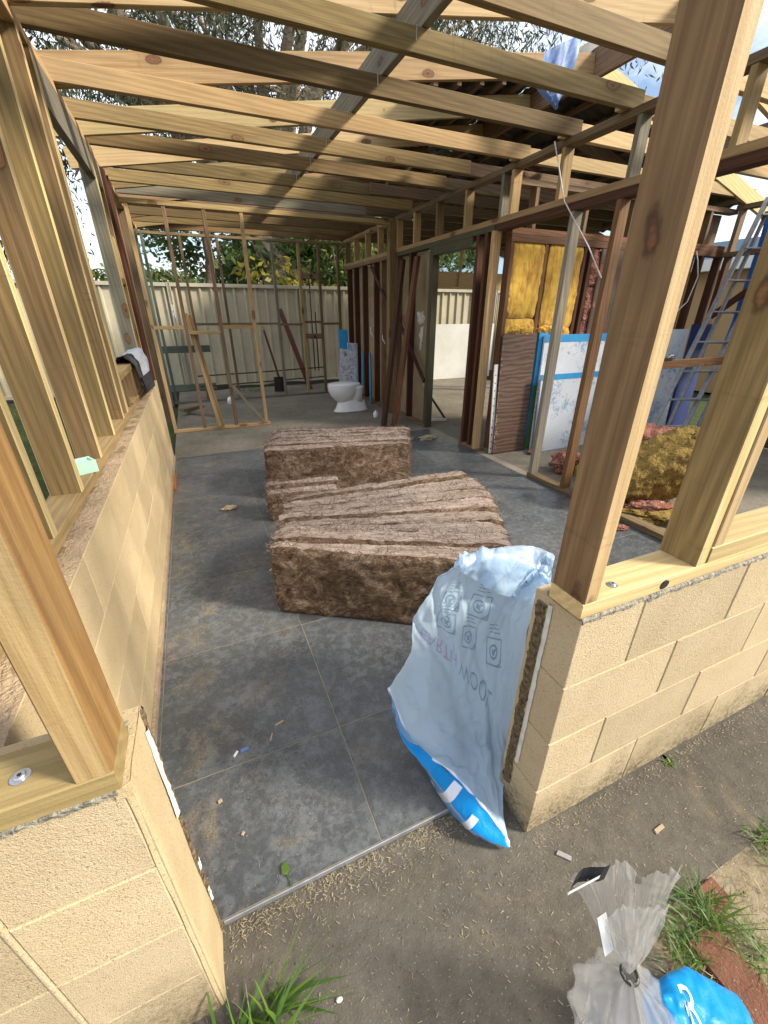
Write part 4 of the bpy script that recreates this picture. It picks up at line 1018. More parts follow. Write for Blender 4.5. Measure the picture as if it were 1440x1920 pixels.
# two old studs leaning on the interior wall
o = beam('loose_stud', (2.165, 5.0, FZ+.012), (2.625, 5.46, 1.98), .045, .095, HARD, None, (0,1,0)); tag(o, 'dark red hardwood stud leaning on the interior wall, left of the pair', 'timber')
o = beam('loose_stud', (2.27, 4.90, FZ+.012), (2.625, 5.06, 1.985), .045, .09, RUSTY, None, (0,1,0)); tag(o, 'brown timber stud leaning on the interior wall beside the darker one', 'timber')
# painted boards leaning behind the toilet
def board(name, base, top, wd, th, mat, label, wdir=(1,0,0), cat='board'):
    base = Vector(base); top = Vector(top); o = beam(name, base, top, wd, th, mat, None, Vector((top-base)).cross(Vector(wdir))); return tag(o, label, cat)
board('painted_board', (2.36,7.02,FZ+.03), (2.45,7.45,1.12), .17, .02, BLUEP, 'tall blue board leaning in the rear corner behind the toilet')
board('painted_board', (2.17,6.50,FZ+.03), (2.36,6.92,.83), .28, .022, PEELG, 'peeling grey white board leaning behind the toilet')
board('painted_board', (2.47,6.62,FZ+.03), (2.56,6.80,.80), .05, .02, BLUEP, 'narrow blue edged board right of the peeling grey one', (.4,.9,0))
board('painted_board', (2.56,6.45,FZ+.03), (2.625,6.62,.80), .09, .022, BLUEP, 'bright blue strip of board nearest the wall behind the toilet', (.5,.85,0))
board('painted_board', (2.46,7.0,FZ+.03), (2.53,7.20,.92), .18, .015, PEEL, 'torn white board fragment behind the peeling grey board')

# boards against the insulated wall
def leanboard(name, x0, x1, z1, yb, yt, th, mat, label, round_=0, cat='board'):
    b = MB(); hx = (x1-x0)/2; n = 6; out_ = []
    for (cx, cz, a0) in ((hx-round_, z1-round_, 0), (-hx+round_, z1-round_, 90)):
        for k in range(n+1): a = R(a0 + 90*k/n); out_.append((cx + round_*math.cos(a), cz + round_*math.sin(a)))
    pts = [(-hx, 0), (hx, 0)] + (out_ if round_ else [(hx, z1), (-hx, z1)])
    m = len(pts); b.V = [(x, 0, z) for x, z in pts] + [(x, th, z) for x, z in pts]
    b.F = [tuple(range(m)), tuple(range(2*m-1, m-1, -1))] + [(k, m+k, m+(k+1)%m, (k+1)%m) for k in range(m)]
    ang = -math.atan2(yt-yb, z1)
    o = b.build(name, mat, None, M=Matrix.Translation(((x0+x1)/2, yb, FZ+.001)) @ RZ(ang, 4, 'X'))
    return tag(o, label, cat)
o = leanboard('laminate_board', 2.755, 3.165, 1.19, 3.43, 3.475, .018, LAMIN, 'brown woodgrain laminate board with rounded top corner and chipped edge', .035)
rr = random.Random(8)
cp = MB()
for k in range(46):
    z = rr.choice((rr.uniform(.02,.5), rr.uniform(.02,1.15))); x = -.205 + abs(rr.gauss(0, .006)) + (rr.uniform(0,.035) if z < .3 and rr.random() < .4 else 0); s_ = rr.uniform(.003,.010)
    i = len(cp.V); cp.V += [(x-s_*.4, -.0012, z-s_), (x+s_*rr.uniform(.3,1), -.0012, z-s_*.6), (x+s_*rr.uniform(.4,1.2), -.0012, z+s_*.5), (x-s_*.3, -.0012, z+s_)]; cp.F.append((i,i+1,i+2,i+3))
cp.build('chipped_edge', LEAFY, o, M=W[o])['kind'] = 'stuff'
o = leanboard('painted_door', 3.20, 3.46, 1.19, 3.44, 3.478, .035, BLUEP, 'blue and green painted door edge standing behind the white boards', cat='door')
b = MB(); b.box(-.132, -.05, -.004, .0, .01, .68); b.box(-.15, -.05, -.0045, .0, .01, .16); b.build('green_paint_patch', GREENP, o, M=W[o])
leanboard('painted_board', 3.245, 4.75, 1.17, 3.405, 3.445, .02, PEEL, 'taller white board with flaking blue paint against the insulated wall')
o = leanboard('painted_board', 3.21, 4.15, .80, 3.31, 3.372, .02, PEEL, 'shorter white board with flaking blue paint, in front of the taller one')
b = MB(); b.box(-.47, .47, -.003, 0, .745, .80); b.build('blue_top_edge', BLUEP, o, M=W[o])
o2 = [x for x in bpy.data.objects if x.name.startswith('painted_board') and x.get('label','').startswith('taller')][0]
b = MB(); b.box(-.7525, .7525, -.003, 0, 1.10, 1.17); b.build('blue_top_edge', BLUEP, o2, M=W[o2])
leanboard('painted_board', 4.45, 5.31, 1.20, 3.32, 3.37, .02, PEEL, 'white and blue board half hidden behind the ladder')
o = beam('perforated_rail', (2.748, 3.46, FZ+.01), (2.715, 3.485, .93), .045, .012, PANELW, None, (0,1,0)); tag(o, 'white perforated metal rail beside the laminate board', 'rail')
for k in range(11):
    z = .08 + k*.075; t = z/.93
    MB().tube([(2.748-.033*t-.002, 3.4525+.025*t, z), (2.748-.033*t-.002, 3.4535+.025*t, z)], .009 if k < 4 else .006, 8).build('slot', HOLE, o)
o = beam('loose_stud', (5.55, 3.33, FZ+.01), (4.83, 3.46, 1.56), .07, .035, PINEG, None, (0,1,0)); tag(o, 'weathered grey stick leaning against the dark wall behind the ladder', 'timber')
o = leanboard('navy_panel', 5.33, 5.67, 1.25, 3.30, 3.35, .02, BLUED, 'dark navy sheet standing behind the aluminium ladder', cat='sheet')
# plank across the room with a black clamp
o = bx('plank', 3.55, 5.0, 2.60, 2.64, .93, 1.0, RUSTY, None); tag(o, 'brown timber plank fixed level across the right room', 'timber')
bc = tag(MB().box(3.72, 3.98, 2.595, 2.625, 1.0005, 1.022).build('bar_clamp', DARKMET), 'black bar clamp lying on the level plank', 'tool')
MB().tube([(3.93,2.61,1.02),(3.96,2.61,1.04),(4.0,2.61,1.04),(4.03,2.61,1.01)], .007, 6).build('clamp_handle', ALU, bc)
bx('support_post', 4.92, 4.96, 2.605, 2.64, .021, .9295, HARD, o)
bx('support_post', 3.56, 3.60, 2.605, 2.64, .021, .9295, HARD, o)
# ladder
f = thing('ladder', (4.9, 3.0, FZ), 'aluminium step ladder leaning behind the right hand studs', 'ladder')
la, lb = Vector((4.52, 2.98, .1)), Vector((5.50, 3.10, 2.42)); wx = Vector((.9, -.3, 0)).normalized()*.38
lc, ld = Vector((4.70, 2.92, .06)), Vector((5.52, 3.08, 2.30))
for a, b in ((la, lb), (la+wx, lb+wx*.9)): beam('rail', a, b, .022, .045, ALU, f, (0,1,0))
for k in range(8):
    t = .06 + k*.125; p = la.lerp(lb, t); q = (la+wx).lerp(lb+wx*.9, t); beam('tread', p, q, .07, .014, ALU, f)
for a, b in ((lc, ld), (lc+wx, ld+wx*.9)): beam('rear_rail', a + Vector((.14,.1,-.04)), b, .022, .035, ALU, f, (0,1,0))
for k in range(7):
    t = .08 + k*.13; p = (lc + Vector((.14,.1,-.04))).lerp(ld, t); q = (lc + wx + Vector((.14,.1,-.04))).lerp(ld+wx*.9, t); beam('rear_bar', p, q, .018, .018, ALU, f)
# bright tarp outside on the right
rows = [[(5.86+.03*math.sin(y*9+z*2)+.02*noise.noise((y*3, z*4, 0)), y, z) for y in [2.55+k*.045 for k in range(17)]] for z in [1.0+k*.07 for k in range(21)]]
o = MB().grid(rows).build('tarpaulin', TARPB, None, smooth=True); tag(o, 'bright blue tarpaulin hanging outside the far right frame', 'tarpaulin')
# glasswool heap
def lump(name, c, r, mat, label, seed, flat, rot=0, cat='insulation', amp=.5):
    o = crumple(name, (0,0,0), r, mat, None, seed, flat, 5, amp); M = Matrix.Translation(c) @ RZ(rot, 4, 'Z') @ RZ(.15, 4, 'X'); o.matrix_basis = M; W[o] = M
    o.data.polygons.foreach_set('use_smooth', [True]*len(o.data.polygons)); return tag(o, label, cat)
me = battmesh(.86, .46, .26, 71, 60, 34, .034, .06); me.materials.append(INSYD)
o = link('insulation_roll', me, None, None, Matrix.Translation((3.02, 1.96, .25)) @ RZ(R(-28), 4, 'Z') @ RZ(R(-24), 4, 'Y') @ RZ(R(18), 4, 'X')); tag(o, 'big dirty yellow glasswool batt slumped on the floor behind the post', 'insulation')
lump('insulation_piece', (3.55, 2.35, .30), .30, INSP, 'pink glasswool heap on top of the pile behind the yellow batt', 3, (1.5,.8,.55), .3)
lump('insulation_piece', (3.35, 2.10, .10), .22, INSP, 'dark pink glasswool under the pile between the two studs', 5, (1.2,.9,.5), .1)
lump('insulation_piece', (2.93, 1.75, .075), .12, INSP, 'small pink glasswool strip at the foot of the yellow batt', 6, (1.5,.6,.4), -.5)
lump('insulation_piece', (2.98, 1.66, .05), .18, INSYD, 'loose yellow glasswool flake lying along the floor plate', 7, (1.6,.8,.28), -.5)
lump('insulation_piece', (3.08, 2.72, .11), .13, INSP, 'pink glasswool tuft lying between the grey and brown wall studs', 9, (1.1,.9,.75), .4)
lump('insulation_piece', (3.02, 2.46, .06), .055, INSY, 'tiny yellow glasswool tuft beside the brown wall stud', 10, (1,.8,.7), 0)
lump('insulation_piece', (2.50, 1.70, .035), .055, INSP, 'pinkish scrap of glasswool on the tiles by the floor plate', 12, (1.4,.5,.35), -.6)
lump('insulation_piece', (3.19, 3.30, .035), .05, INSP, 'pinkish scrap at the foot of the woodgrain board', 13, (1.6,.8,.4), .3)
lump('floor_scrap', (2.42, 4.24, .035), .075, LEAFY, 'torn tan paper scrap on the tiles before the doorway', 14, (1.5,.7,.3), .2, 'scrap')
lump('floor_scrap', (.047, 3.12, .03), .035, LEAFY, 'small brown clump of fibre on the tiles left of the bales', 15, (1.5,.6,.4), .2, 'scrap')
o = bx('broken_tile', -.366, -.335, 3.66, 4.02, FZ+.001, FZ+.03, TERRA, None); tag(o, 'terracotta strip lying at the foot of the left wall', 'tile')

# doorway beyond: white sheet
b = MB().box(4.55, 6.4, 8.45, 8.47, .025, 1.165); o = b.build('white_sheet', PANELW); tag(o, 'white wall sheet seen low through the interior doorway', 'sheet')
f = thing('frame_opening', (5.2, 7.0, .02), 'pale window frame seen through the interior doorway', 'timber frame')
bx('head', 3.9, 6.2, 7.0, 7.07, 1.76, 1.80, PINEY, f); bx('upper_board', 3.9, 6.2, 7.02, 7.06, 1.80, 2.02, PINEY, f); bx('upper_plate', 3.9, 6.2, 7.0, 7.07, 2.36, 2.405, OLD, f)
for x in (4.45, 4.98, 5.6): bx('upper_stud', x, x+.05, 6.995, 7.018, 1.80, 2.36, PINEY, f)
bx('side_stud', 4.86, 4.90, 7.0, 7.07, .021, 1.76, OLIVE, f); bx('side_stud', 5.45, 5.49, 7.0, 7.07, .021, 1.76, OLIVE, f)
o = beam('tilted_frame', (3.10, 4.95, FZ+.01), (2.92, 5.25, .42), .02, .03, DARKMET, None); tag(o, 'small tilted dark frame on the floor just past the doorway', 'frame')
beam('side_bar', (2.86, 5.0, FZ+.02), (3.10, 4.95, FZ+.02), .025, .035, PANELW, o)
beam('side_bar', (2.84, 5.05, .03), (2.80, 5.3, .40), .02, .03, DARKMET, o)

# grey jumper draped over the window sill
def jumper():
    f = thing('jumper', (-.43, 3.9, 1.06), 'grey jumper with black hem draped over the window sill', 'clothing')
    path = [(-.53,.98),(-.535,1.04),(-.51,1.085),(-.46,1.095),(-.425,1.085),(-.40,1.04),(-.385,.97),(-.375,.90),(-.372,.84)]
    rows = []; n = 36
    for i in range(33):
        t = i/32*(len(path)-1); k = min(int(t), len(path)-2); a = t-k
        x = path[k][0]*(1-a)+path[k+1][0]*a; z = path[k][1]*(1-a)+path[k+1][1]*a
        row = []
        for q in range(n+1):
            y = 3.50 + .72*q/n + .10*max(0, i/32-.4)
            fo = .013*math.sin(q*.9 + i*.12) + .012*noise.noise((q*.22, i*.22, 3)) + .02*noise.noise((q*.08, i*.1, 8))
            row.append((x + (.5+.5*(i > 12))*fo + .015, y, z + fo*.7 + .02 - .05*(q/n)*(i/32)**2))
        rows.append(row)
    MB().grid(rows[:26]).build('fabric', TREAD, f, smooth=True)
    MB().grid(rows[25:]).build('black_hem', BLACKF, f, smooth=True)
    MB().grid([[ (p[0]+.004, p[1], p[2]+.004) for p in r_[4:9]] for r_ in rows[2:26]]).build('black_stripe', BLACKF, f, smooth=True)
    MB().grid([[ (p[0]+.006, p[1]-.02, p[2]) for p in r_[0:6]] for r_ in rows[0:12]]).build('black_cuff', BLACKF, f, smooth=True)
jumper()
b = MB(); b.grid([[(-.50,1.66,.90),(-.45,1.66,.90)]]) if False else None
fo = MB(); fo.box(-.05,.05,-.035,.035,0,.004); fo.box(-.05,.05,-.035,-.029,.0035,.045); fo.box(-.05,.05,.029,.035,.0035,.045); fo.box(-.05,-.044,-.03,.03,.0035,.044); fo.box(.044,.05,-.03,.03,.0035,.044); fo.box(-.045,.045,-.03,.03,.030,.036)
o = fo.build('foam_tray', FOAMG, None, M=Matrix.Translation((-.468, 1.80, .846)) @ RZ(.5, 4, 'Z')); tag(o, 'pale green foam tray between studs on the left plate', 'tray')

# outside, between rear frame and fence
f = thing('green_gate', (-.1, 8.15, 0), 'old green painted bar gate leaning behind the rear frame', 'gate')
for z in (.78, .16): bx('rail', -.48, .28, 8.13, 8.17, z, z+.11, GREENT, f)
for x in (-.05, .10): MB().tube([(x, 8.125, .85), (x+.02, 8.12, .6), (x, 8.12, .25)], .009, 6).build('iron_bar', DARKMET, f)
for x in (-.05, .10): MB().tube([(x, 8.12, .84), (x, 8.128, .84)], .016, 8).build('bolt', STEEL, f)
for z, x1 in ((.42, 2.25), (.25, 2.2)):
    o = MB().tube([(.0, 7.93, z), (1.0, 7.94, z+.015), (x1, 7.93, z+.05)], .011, 8).build('water_pipe', COPPER, None, smooth=True)
    tag(o, 'upper dark water pipe running low behind the rear frame' if z > .3 else 'lower dark water pipe running low behind the rear frame', 'pipe')
for x in (2.02, 2.09):
    o = MB().tube([(x, 7.86, .42), (x, 7.86, 1.4), (x, 7.86, 1.96 if x < 2.05 else 1.0)], .010, 8).build('riser_pipe', COPPER if x > 2.05 else DARKMET, None, smooth=True)
    tag(o, 'dark riser pipe with tap bosses in the rear frame, the taller one' if x < 2.05 else 'shorter riser pipe beside the taller one in the rear frame', 'pipe')
f = thing('shovel', (1.35, 8.3, 0), 'shovel with pale handle end leaning on the fence', 'shovel')
beam('handle', (1.42, 8.30, .28), (1.30, 8.7, 1.08), .035, .035, HARD, f, (0,1,0)); beam('grip', (1.298, 8.705, 1.08), (1.29, 8.73, 1.15), .045, .045, PINE, f, (0,1,0))
MB().grid([[(1.42+.11*u+.0, 8.27-.05*v+.02*abs(u), .02+.28*v) for u in (-1,-.5,0,.5,1)] for v in (0,.5,1)]).build('blade', DARKMET, f)
o = beam('fence_stake', (2.02, 8.3, 0), (1.72, 9.15, 1.45), .09, .03, HARD, None, (0,1,0)); tag(o, 'dark hardwood stake leaning against the fence', 'timber')
o = beam('timber_offcut', (-.22, 6.9, .05), (.18, 6.55, .045), .11, .045, PINEG, None); tag(o, 'grey timber offcut on the concrete behind the partition', 'timber')
o = beam('timber_offcut', (-.30, 6.75, .10), (-.02, 7.0, .095), .09, .04, OLD, None); tag(o, 'short offcut lying across the grey one', 'timber')
o = crumple('pipe_fitting', (.42, 7.3, .09), .06, CERAM, None, 4, (.8,.8,1.1), 2, .2); tag(o, 'white pipe fitting on the floor near the rear frame', 'fitting')
so_ = MB(); so_.grid([[(x, y, -.02 + .05*noise.noise((x*2, y*3, 1)) + .09*max(0, (y-8.6))) for x in [-2+k*.3 for k in range(34)]] for y in [7.85+k*.12 for k in range(13)]])
tag(so_.build('garden_bed', rough_mat('dark_soil', (.025,.02,.014), (.045,.035,.022), 9, 50, 1, .03, rand=0), smooth=True), kind='structure')

# ---------------------------------------------------------------- fence and neighbours
f = thing('steel_fence', (1.5, 9.3, 0), 'cream ribbed steel fence along the back boundary', 'fence')
def ribsheet(x0, x1, y, z0, z1):
    xs_ = []; x = x0; k = 0
    prof = [(0,0),(.055,0),(.070,.035),(.098,.035),(.113,0),(.20,0)]
    V = []; row = []
    while x < x1-.001:
        for (dx, dy) in prof[:-1]:
            if x+dx <= x1: row.append((x+dx, y-dy))
        x += .20
    row.append((x1, y)); b = MB(); b.grid([[(a, c, z0) for a, c in row], [(a, c, z1) for a, c in row]]); return b
px = [-7.4, -5.0, -2.6, -.2, 2.2, 4.6, 7.0, 9.4, 11.8]
for a, b in zip(px[:-1], px[1:]):
    ribsheet(a+.03, b-.03, 9.32, .06, 1.83).build('fence_panel', FENCE, f)
    bx('top_rail', a+.026, b-.026, 9.262, 9.342, 1.815, 1.875, FENCEC, f); bx('bottom_rail', a+.026, b-.026, 9.27, 9.335, .02, .08, FENCEC, f)
for x in px:
    b = MB()
    for dx in (-.024, .0, .024): b.box(x+dx-.0085, x+dx+.0085, 9.255 + (.012 if dx == 0 else 0), 9.345, 0, 1.885)
    b.build('fence_post', FENCEC, f)
f = thing('steel_fence', (-3.4, 6, 0), 'ribbed steel fence along the left boundary beyond the stud wall', 'fence')
for a, b in ((1.6, 4.0), (4.0, 6.4), (6.4, 8.8)):
    M = Matrix.Translation((-6.2, 0, 0)) @ RZ(R(90), 4, 'Z')
    ribsheet(a+.03, b-.03, 0, .06, 1.83).build('fence_panel', FENCE, f, M=M)
    bx('top_rail', -6.24, -6.16, a, b, 1.815, 1.875, FENCEC, f)
f = thing('neighbour_house', (9.5, 17, 0), 'pale blue weatherboard house gable seen over the fence through the doorway', 'house')
b = MB(); b.V = [(6.5,15,0),(13.5,15,0),(13.5,15,2.6),(10,15,4.1),(6.5,15,2.6),(6.5,22,0),(13.5,22,0),(13.5,22,2.6),(10,22,4.1),(6.5,22,2.6)]
b.F = [(0,1,2,3,4),(5,9,8,7,6),(0,4,9,5),(1,6,7,2)]; b.build('wall', HOUSEB, f)
for k in range(16): bx('weatherboard', 6.5, 13.5, 14.975, 14.998, .2+k*.15, .2+k*.15+.142, HOUSEB, f)
for s_ in (-1, 1): beam('barge_board', (10, 14.9, 4.2), (10+s_*4, 14.9, 2.5), .04, .18, WHITEP, f)
for s_ in (-1, 1): beam('roof', (10+s_*2, 14.8, 3.42), (10+s_*2, 22.2, 3.42), 4.6, .06, ROOFU, f, Vector((s_*.40, 0, 1)))
f = thing('neighbour_shed', (11, 6, 0), 'tan neighbouring house with white eaves beyond the far right frame', 'house')
b = MB().box(9.0, 13, 4.2, 11, 0, 2.05); b.build('wall', HOUSEO, f); b = MB().box(8.7, 13.2, 4.0, 11.2, 2.06, 2.24); b.build('eaves', WHITEP, f); b = MB().box(8.75, 13.1, 4.05, 11.1, 2.245, 2.5); b.build('fascia_roof', HOUSEB, f)

# ---------------------------------------------------------------- trees
def leaves(b, centers, n, spread, ls, lw, droop, r2):
    for _ in range(n):
        c, s_ = r2.choice(centers)
        p = Vector(c) + Vector((r2.gauss(0,1)*spread*s_, r2.gauss(0,1)*spread*s_, r2.gauss(0,1)*spread*s_*.75))
        d = Vector((r2.gauss(0,1), r2.gauss(0,1), r2.gauss(0,1)*.7 - droop)).normalized()*ls*r2.uniform(.6,1.4)
        q = d.cross(Vector((r2.gauss(0,1), r2.gauss(0,1), r2.gauss(0,1)))).normalized()*lw*r2.uniform(.6,1.3)
        i = len(b.V); b.V += [tuple(p), tuple(p+d*.45+q), tuple(p+d), tuple(p+d*.45-q)]; b.F.append((i,i+1,i+2,i+3))
def tree(name, label, base, h, tr_, crown, n, leaf, bark, spread, ls, lw, droop=.5, seed=1, limbs=9, lean=(0,0)):
    r2 = random.Random(seed); f = thing(name, base, label, 'tree'); base = Vector(base)
    b = MB(); cs = []
    top = base + Vector((lean[0], lean[1], h*.62))
    tp = [base.lerp(top, k/6) + Vector((.12*tr_*math.sin(k*2.1+seed)*3, .1*tr_*math.cos(k*1.7)*3, 0)) for k in range(7)]
    b.tube(tp, [tr_*(1.25 if k == 0 else 1-.09*k) for k in range(7)], 14)
    for k in range(limbs):
        st = tp[r2.randint(3, 6)]; c = Vector((base.x + crown[0]*r2.uniform(-1,1) + lean[0], base.y + crown[1]*r2.uniform(-1,1) + lean[1], base.z + crown[2] + crown[3]*r2.uniform(-1,1)))
        mid = st.lerp(c, .5) + Vector((r2.uniform(-.4,.4), r2.uniform(-.4,.4), r2.uniform(.0,.6)))
        pts = [st, st.lerp(mid, .5) + Vector((r2.uniform(-.15,.15), 0, r2.uniform(-.1,.2))), mid, mid.lerp(c, .55) + Vector((r2.uniform(-.2,.2), r2.uniform(-.2,.2), .15)), c]
        r0 = tr_*r2.uniform(.22,.38); b.tube(pts, [r0, r0*.8, r0*.6, r0*.4, r0*.15], 7)
        cs.append((c, 1.0))
        for m in range(5):
            e = c + Vector((r2.gauss(0,1)*spread*1.5, r2.gauss(0,1)*spread*1.5, r2.gauss(0,.6)*spread - .1)); q = mid.lerp(c, r2.uniform(.3,.9))
            b.tube([q, q.lerp(e, .5) + Vector((0, 0, .15)), e], [r0*.28, r0*.18, r0*.06], 5); cs.append((e, r2.uniform(.5,.9)))
    b.build('trunk', bark, f, smooth=True)
    lb_ = MB(); leaves(lb_, cs, n, spread*.55, ls, lw, droop, r2); lb_.build('crown', leaf, f)
    return f
tree('gum_tree', 'big old gum tree with pale trunk standing behind the rear fence', (2.5, 13.2, 0), 8, .62, (6.2, 3.0, 7.3, 1.8), 60000, LGUM, BARKP, 1.15, .16, .018, 1.2, 3, 26)
tree('gum_tree', 'darker gum tree with drooping foliage behind the left boundary', (-4.9, 12.0, 0), 7.5, .30, (2.3, 2.6, 5.0, 2.3), 50000, LGUM, BARK, 1.0, .15, .018, 1.2, 8, 20)
tree('gum_tree', 'thin dark trunked tree left of the pale gum behind the fence', (.7, 12.0, 0), 6, .16, (1.2, 1.0, 5.6, .9), 4000, LGUM, BARK, .7, .12, .016, 1.0, 5, 6)
tree('leafy_tree', 'dense green tree behind the right half of the rear fence', (5.6, 13.0, 0), 5, .16, (1.7, 1.2, 3.0, 1.1), 22000, LDRK, BARK, .7, .16, .045, .3, 6, 14)
tree('leafy_tree', 'light green bushy tree just right of the pale trunk', (4.2, 11.4, 0), 4, .10, (.9, .7, 2.6, .8), 16000, LGRN, BARK, .5, .13, .026, .5, 7, 12)
tree('shrub', 'yellow leaved shrub at the foot of the pale trunk', (2.45, 10.6, 0), 3, .05, (.25, .3, 1.95, .4), 260, LYEL, BARK, .34, .16, .05, .5, 9, 5)
tree('leafy_tree', 'dark green tree filling the gap behind the pale trunk', (5.9, 16.5, 0), 5, .16, (3.6, 1.5, 3.6, 1.7), 30000, LDRK, BARK, 1.0, .22, .06, .3, 16, 20)
tree('leafy_tree', 'distant grey green trees low on the left horizon', (-.5, 40, 0), 5, .2, (6, 3, 3.0, 1.0), 5000, LDRK, BARK, 1.2, .35, .12, .3, 26, 12)
# bamboo clump
f = thing('bamboo_clump', (4.4, 10.4, 0), 'clump of thin pale bamboo canes rising behind the fence', 'bamboo'); r2 = random.Random(12); b = MB(); cs = []
for k in range(44):
    x = 3.15 + r2.uniform(0, 1.5); y = 10.5 + r2.uniform(-.3, .3); h = r2.uniform(2.4, 3.6); lx = r2.uniform(-.35, .35)
    b.tube([(x,y,0),(x+lx*.3,y,h*.5),(x+lx,y+r2.uniform(-.2,.2),h)], [.016,.013,.004], 5)
    for m in range(4): cs.append(((x+lx*r2.uniform(.4,1.1), y, h*r2.uniform(.6,1.0)), .4))
b.build('canes', rough_mat('bamboo_cane', (.42,.38,.20), (.28,.27,.12), 6, 40, .2, .003, rand=0), f, smooth=True)
b = MB(); leaves(b, cs, 7000, .38, .15, .013, .9, r2); b.build('foliage', LBAM, f)
# palm fronds at far left
f = thing('palm', (-1.3, 13, 0), 'small palm with arching fronds over the fence at left', 'palm'); r2 = random.Random(2); b = MB(); b.tube([(-1.3,13,0),(-1.28,13,1.9)], .10, 9); b.build('trunk', BARK, f)
for k in range(9):
    a = k*.7; b = MB(); d = Vector((math.cos(a), math.sin(a)*.6, 0)); pp = [Vector((-1.28,13,1.9)) + d*(t*1.2) + Vector((0,0,.75*t-1.0*t*t+.5*t)) for t in [q/9 for q in range(10)]]
    b.tube(pp, .012, 5)
    for q in range(1, 10):
        for s_ in (-1, 1):
            n_ = d.cross(Vector((0,0,1)))*s_; p = pp[q]; i = len(b.V); e = p + n_*.38 + d*.16 + Vector((0,0,-.14)); b.V += [tuple(p), tuple(p + n_*.2 + d*.13), tuple(e), tuple(p + n_*.2 + d*.03)]; b.F.append((i,i+1,i+2,i+3))
    b.build('frond', LBAM, f)
# hedge/brick things glimpsed through the left studs
b = MB().box(-2.6, -2.0, 1.9, 2.3, 0, .42); o = b.build('brick_planter', BRICK); tag(o, 'low red brick planter glimpsed between the left studs', 'planter')

# ---------------------------------------------------------------- ground cover and litter
def blades(b, n, area, h, wd, r2, spread=.5, lean=(0,0)):
    for _ in range(n):
        x, y = area(r2); hh = h*r2.uniform(.45, 1.15); a = r2.uniform(0, 2*math.pi); sp = spread*r2.uniform(.3, 1.2)
        d = Vector((math.cos(a)*sp + lean[0], math.sin(a)*sp + lean[1], 1)).normalized(); s_ = Vector((-math.sin(a), math.cos(a), 0))*wd*r2.choice((r2.uniform(.2,.5), r2.uniform(.5,1.2)))
        p = Vector((x, y, -.01)); i = len(b.V); m = 5
        for k in range(m):
            t = k/(m-1); q = p + d*hh*t + Vector((math.cos(a)*.35 + lean[0]*.5, math.sin(a)*.35 + lean[1]*.5, -.45))*hh*t*t*.8; w_ = s_*(1-t**1.6)
            q.z = max(q.z, .002)
            b.V += [tuple(q-w_), tuple(q+w_)]
        for k in range(m-1): b.F.append((i+2*k, i+2*k+1, i+2*k+3, i+2*k+2))
def tuft(label, n, c, rad, h, wd, seed, spread=.5, lean=(0,0), mat=LGRASS):
    r2 = random.Random(seed); b = MB(); blades(b, n, lambda r_: (c[0]+r_.gauss(0,rad), c[1]+r_.gauss(0,rad*.8)), h, wd, r2, spread, lean)
    o = b.build('grass_tuft', mat, smooth=True); return tag(o, label, 'grass')
tuft('broad bladed green grass tuft at the foot of the left wall stub', 75, (-.13, .385), .034, .21, .0075, 1, .6, (.45,-.15))
tuft('green grass tuft beside the red paver in the lower right', 120, (.955, .13), .030, .12, .0034, 2, .8)
tuft('grass tuft growing at the edge of the concrete, far right', 90, (1.30, .155), .030, .09, .003, 3, .8)
tuft('thin low grass between the clear bag and red paver', 150, (.845, .115), .030, .075, .0022, 4, .9)
tuft('grass tuft along the right side of the red paver', 80, (1.0, .04), .030, .075, .0022, 5, .9)
tuft('small weed at the foot of the right block wall', 16, (1.255, .44), .008, .04, .006, 6, .9)
tuft('sparse weedy grass left of the clear bag at the lower edge', 90, (.40, .055), .035, .05, .0018, 7, 1.0)
tuft('low grass poking up below the fence behind the rear frame', 60, (.95, 8.6), .12, .22, .006, 8, .6)
r2 = random.Random(77); b = MB()
blades(b, 900, lambda r_: (r_.uniform(.80, 1.35), r_.uniform(-.15, .16)), .045, .0014, r2, 1.3); tag(b.build('dry_grass', LDRY), 'thin dry grass over the bare soil at lower right', 'grass', kind='stuff')
b = MB(); blades(b, 6000, lambda r_: (r_.uniform(-4.5, -.6), r_.uniform(.3, 8.5)), .09, .005, r2, .8); tag(b.build('lawn_grass', LGRASS), 'green lawn outside the left wall', 'grass', kind='stuff')
o = bx('brick_paver', .86, .955, -.16, .115, -.07, .006, BRICK, None); tag(o, 'worn red brick paver set in the soil at lower right', 'paver'); 
o = bx('brick_paver', .962, 1.05, .12, .175, -.07, .004, BRICK, None); tag(o, 'second red paver half buried behind the grass tuft', 'paver')
# straw and chips
b = MB()
def chip(x, y, z, L, wd, a, r_):
    d = Vector((math.cos(a), math.sin(a), r_.uniform(-.1,.1)))*L/2; s_ = Vector((-math.sin(a), math.cos(a), r_.uniform(-.3,.3)))*wd/2; p = Vector((x, y, z)); i = len(b.V)
    b.V += [tuple(p-d-s_), tuple(p+d-s_*.7), tuple(p+d+s_*.5), tuple(p-d+s_)]; b.F.append((i,i+1,i+2,i+3))
for _ in range(6500):
    x = r2.uniform(-.25, 2.6); y = r2.uniform(-.4, .59)
    dens = .25 + .75*max(0, noise.noise((x*3.2, y*3.2, 5))+.15)
    if y > .50 and x < .66: dens = 1.0
    if x > .80 and y < .18: dens = .9
    if x > .66 and y > .40 and y < .46: dens = .9
    if x > .655 and y > .455 or r2.random() > dens: continue
    chip(x, y, .003, r2.uniform(.003, .012), r2.uniform(.0007, .0018), r2.uniform(0, 6.28), r2)
for _ in range(850):
    t_ = r2.random(); x = r2.uniform(-.17, .64); y = .594 - abs(r2.gauss(0, .03)); chip(x, y, .003 + r2.uniform(0,.004), r2.uniform(.004, .013), r2.uniform(.0008, .002), r2.uniform(0, 6.28), r2)
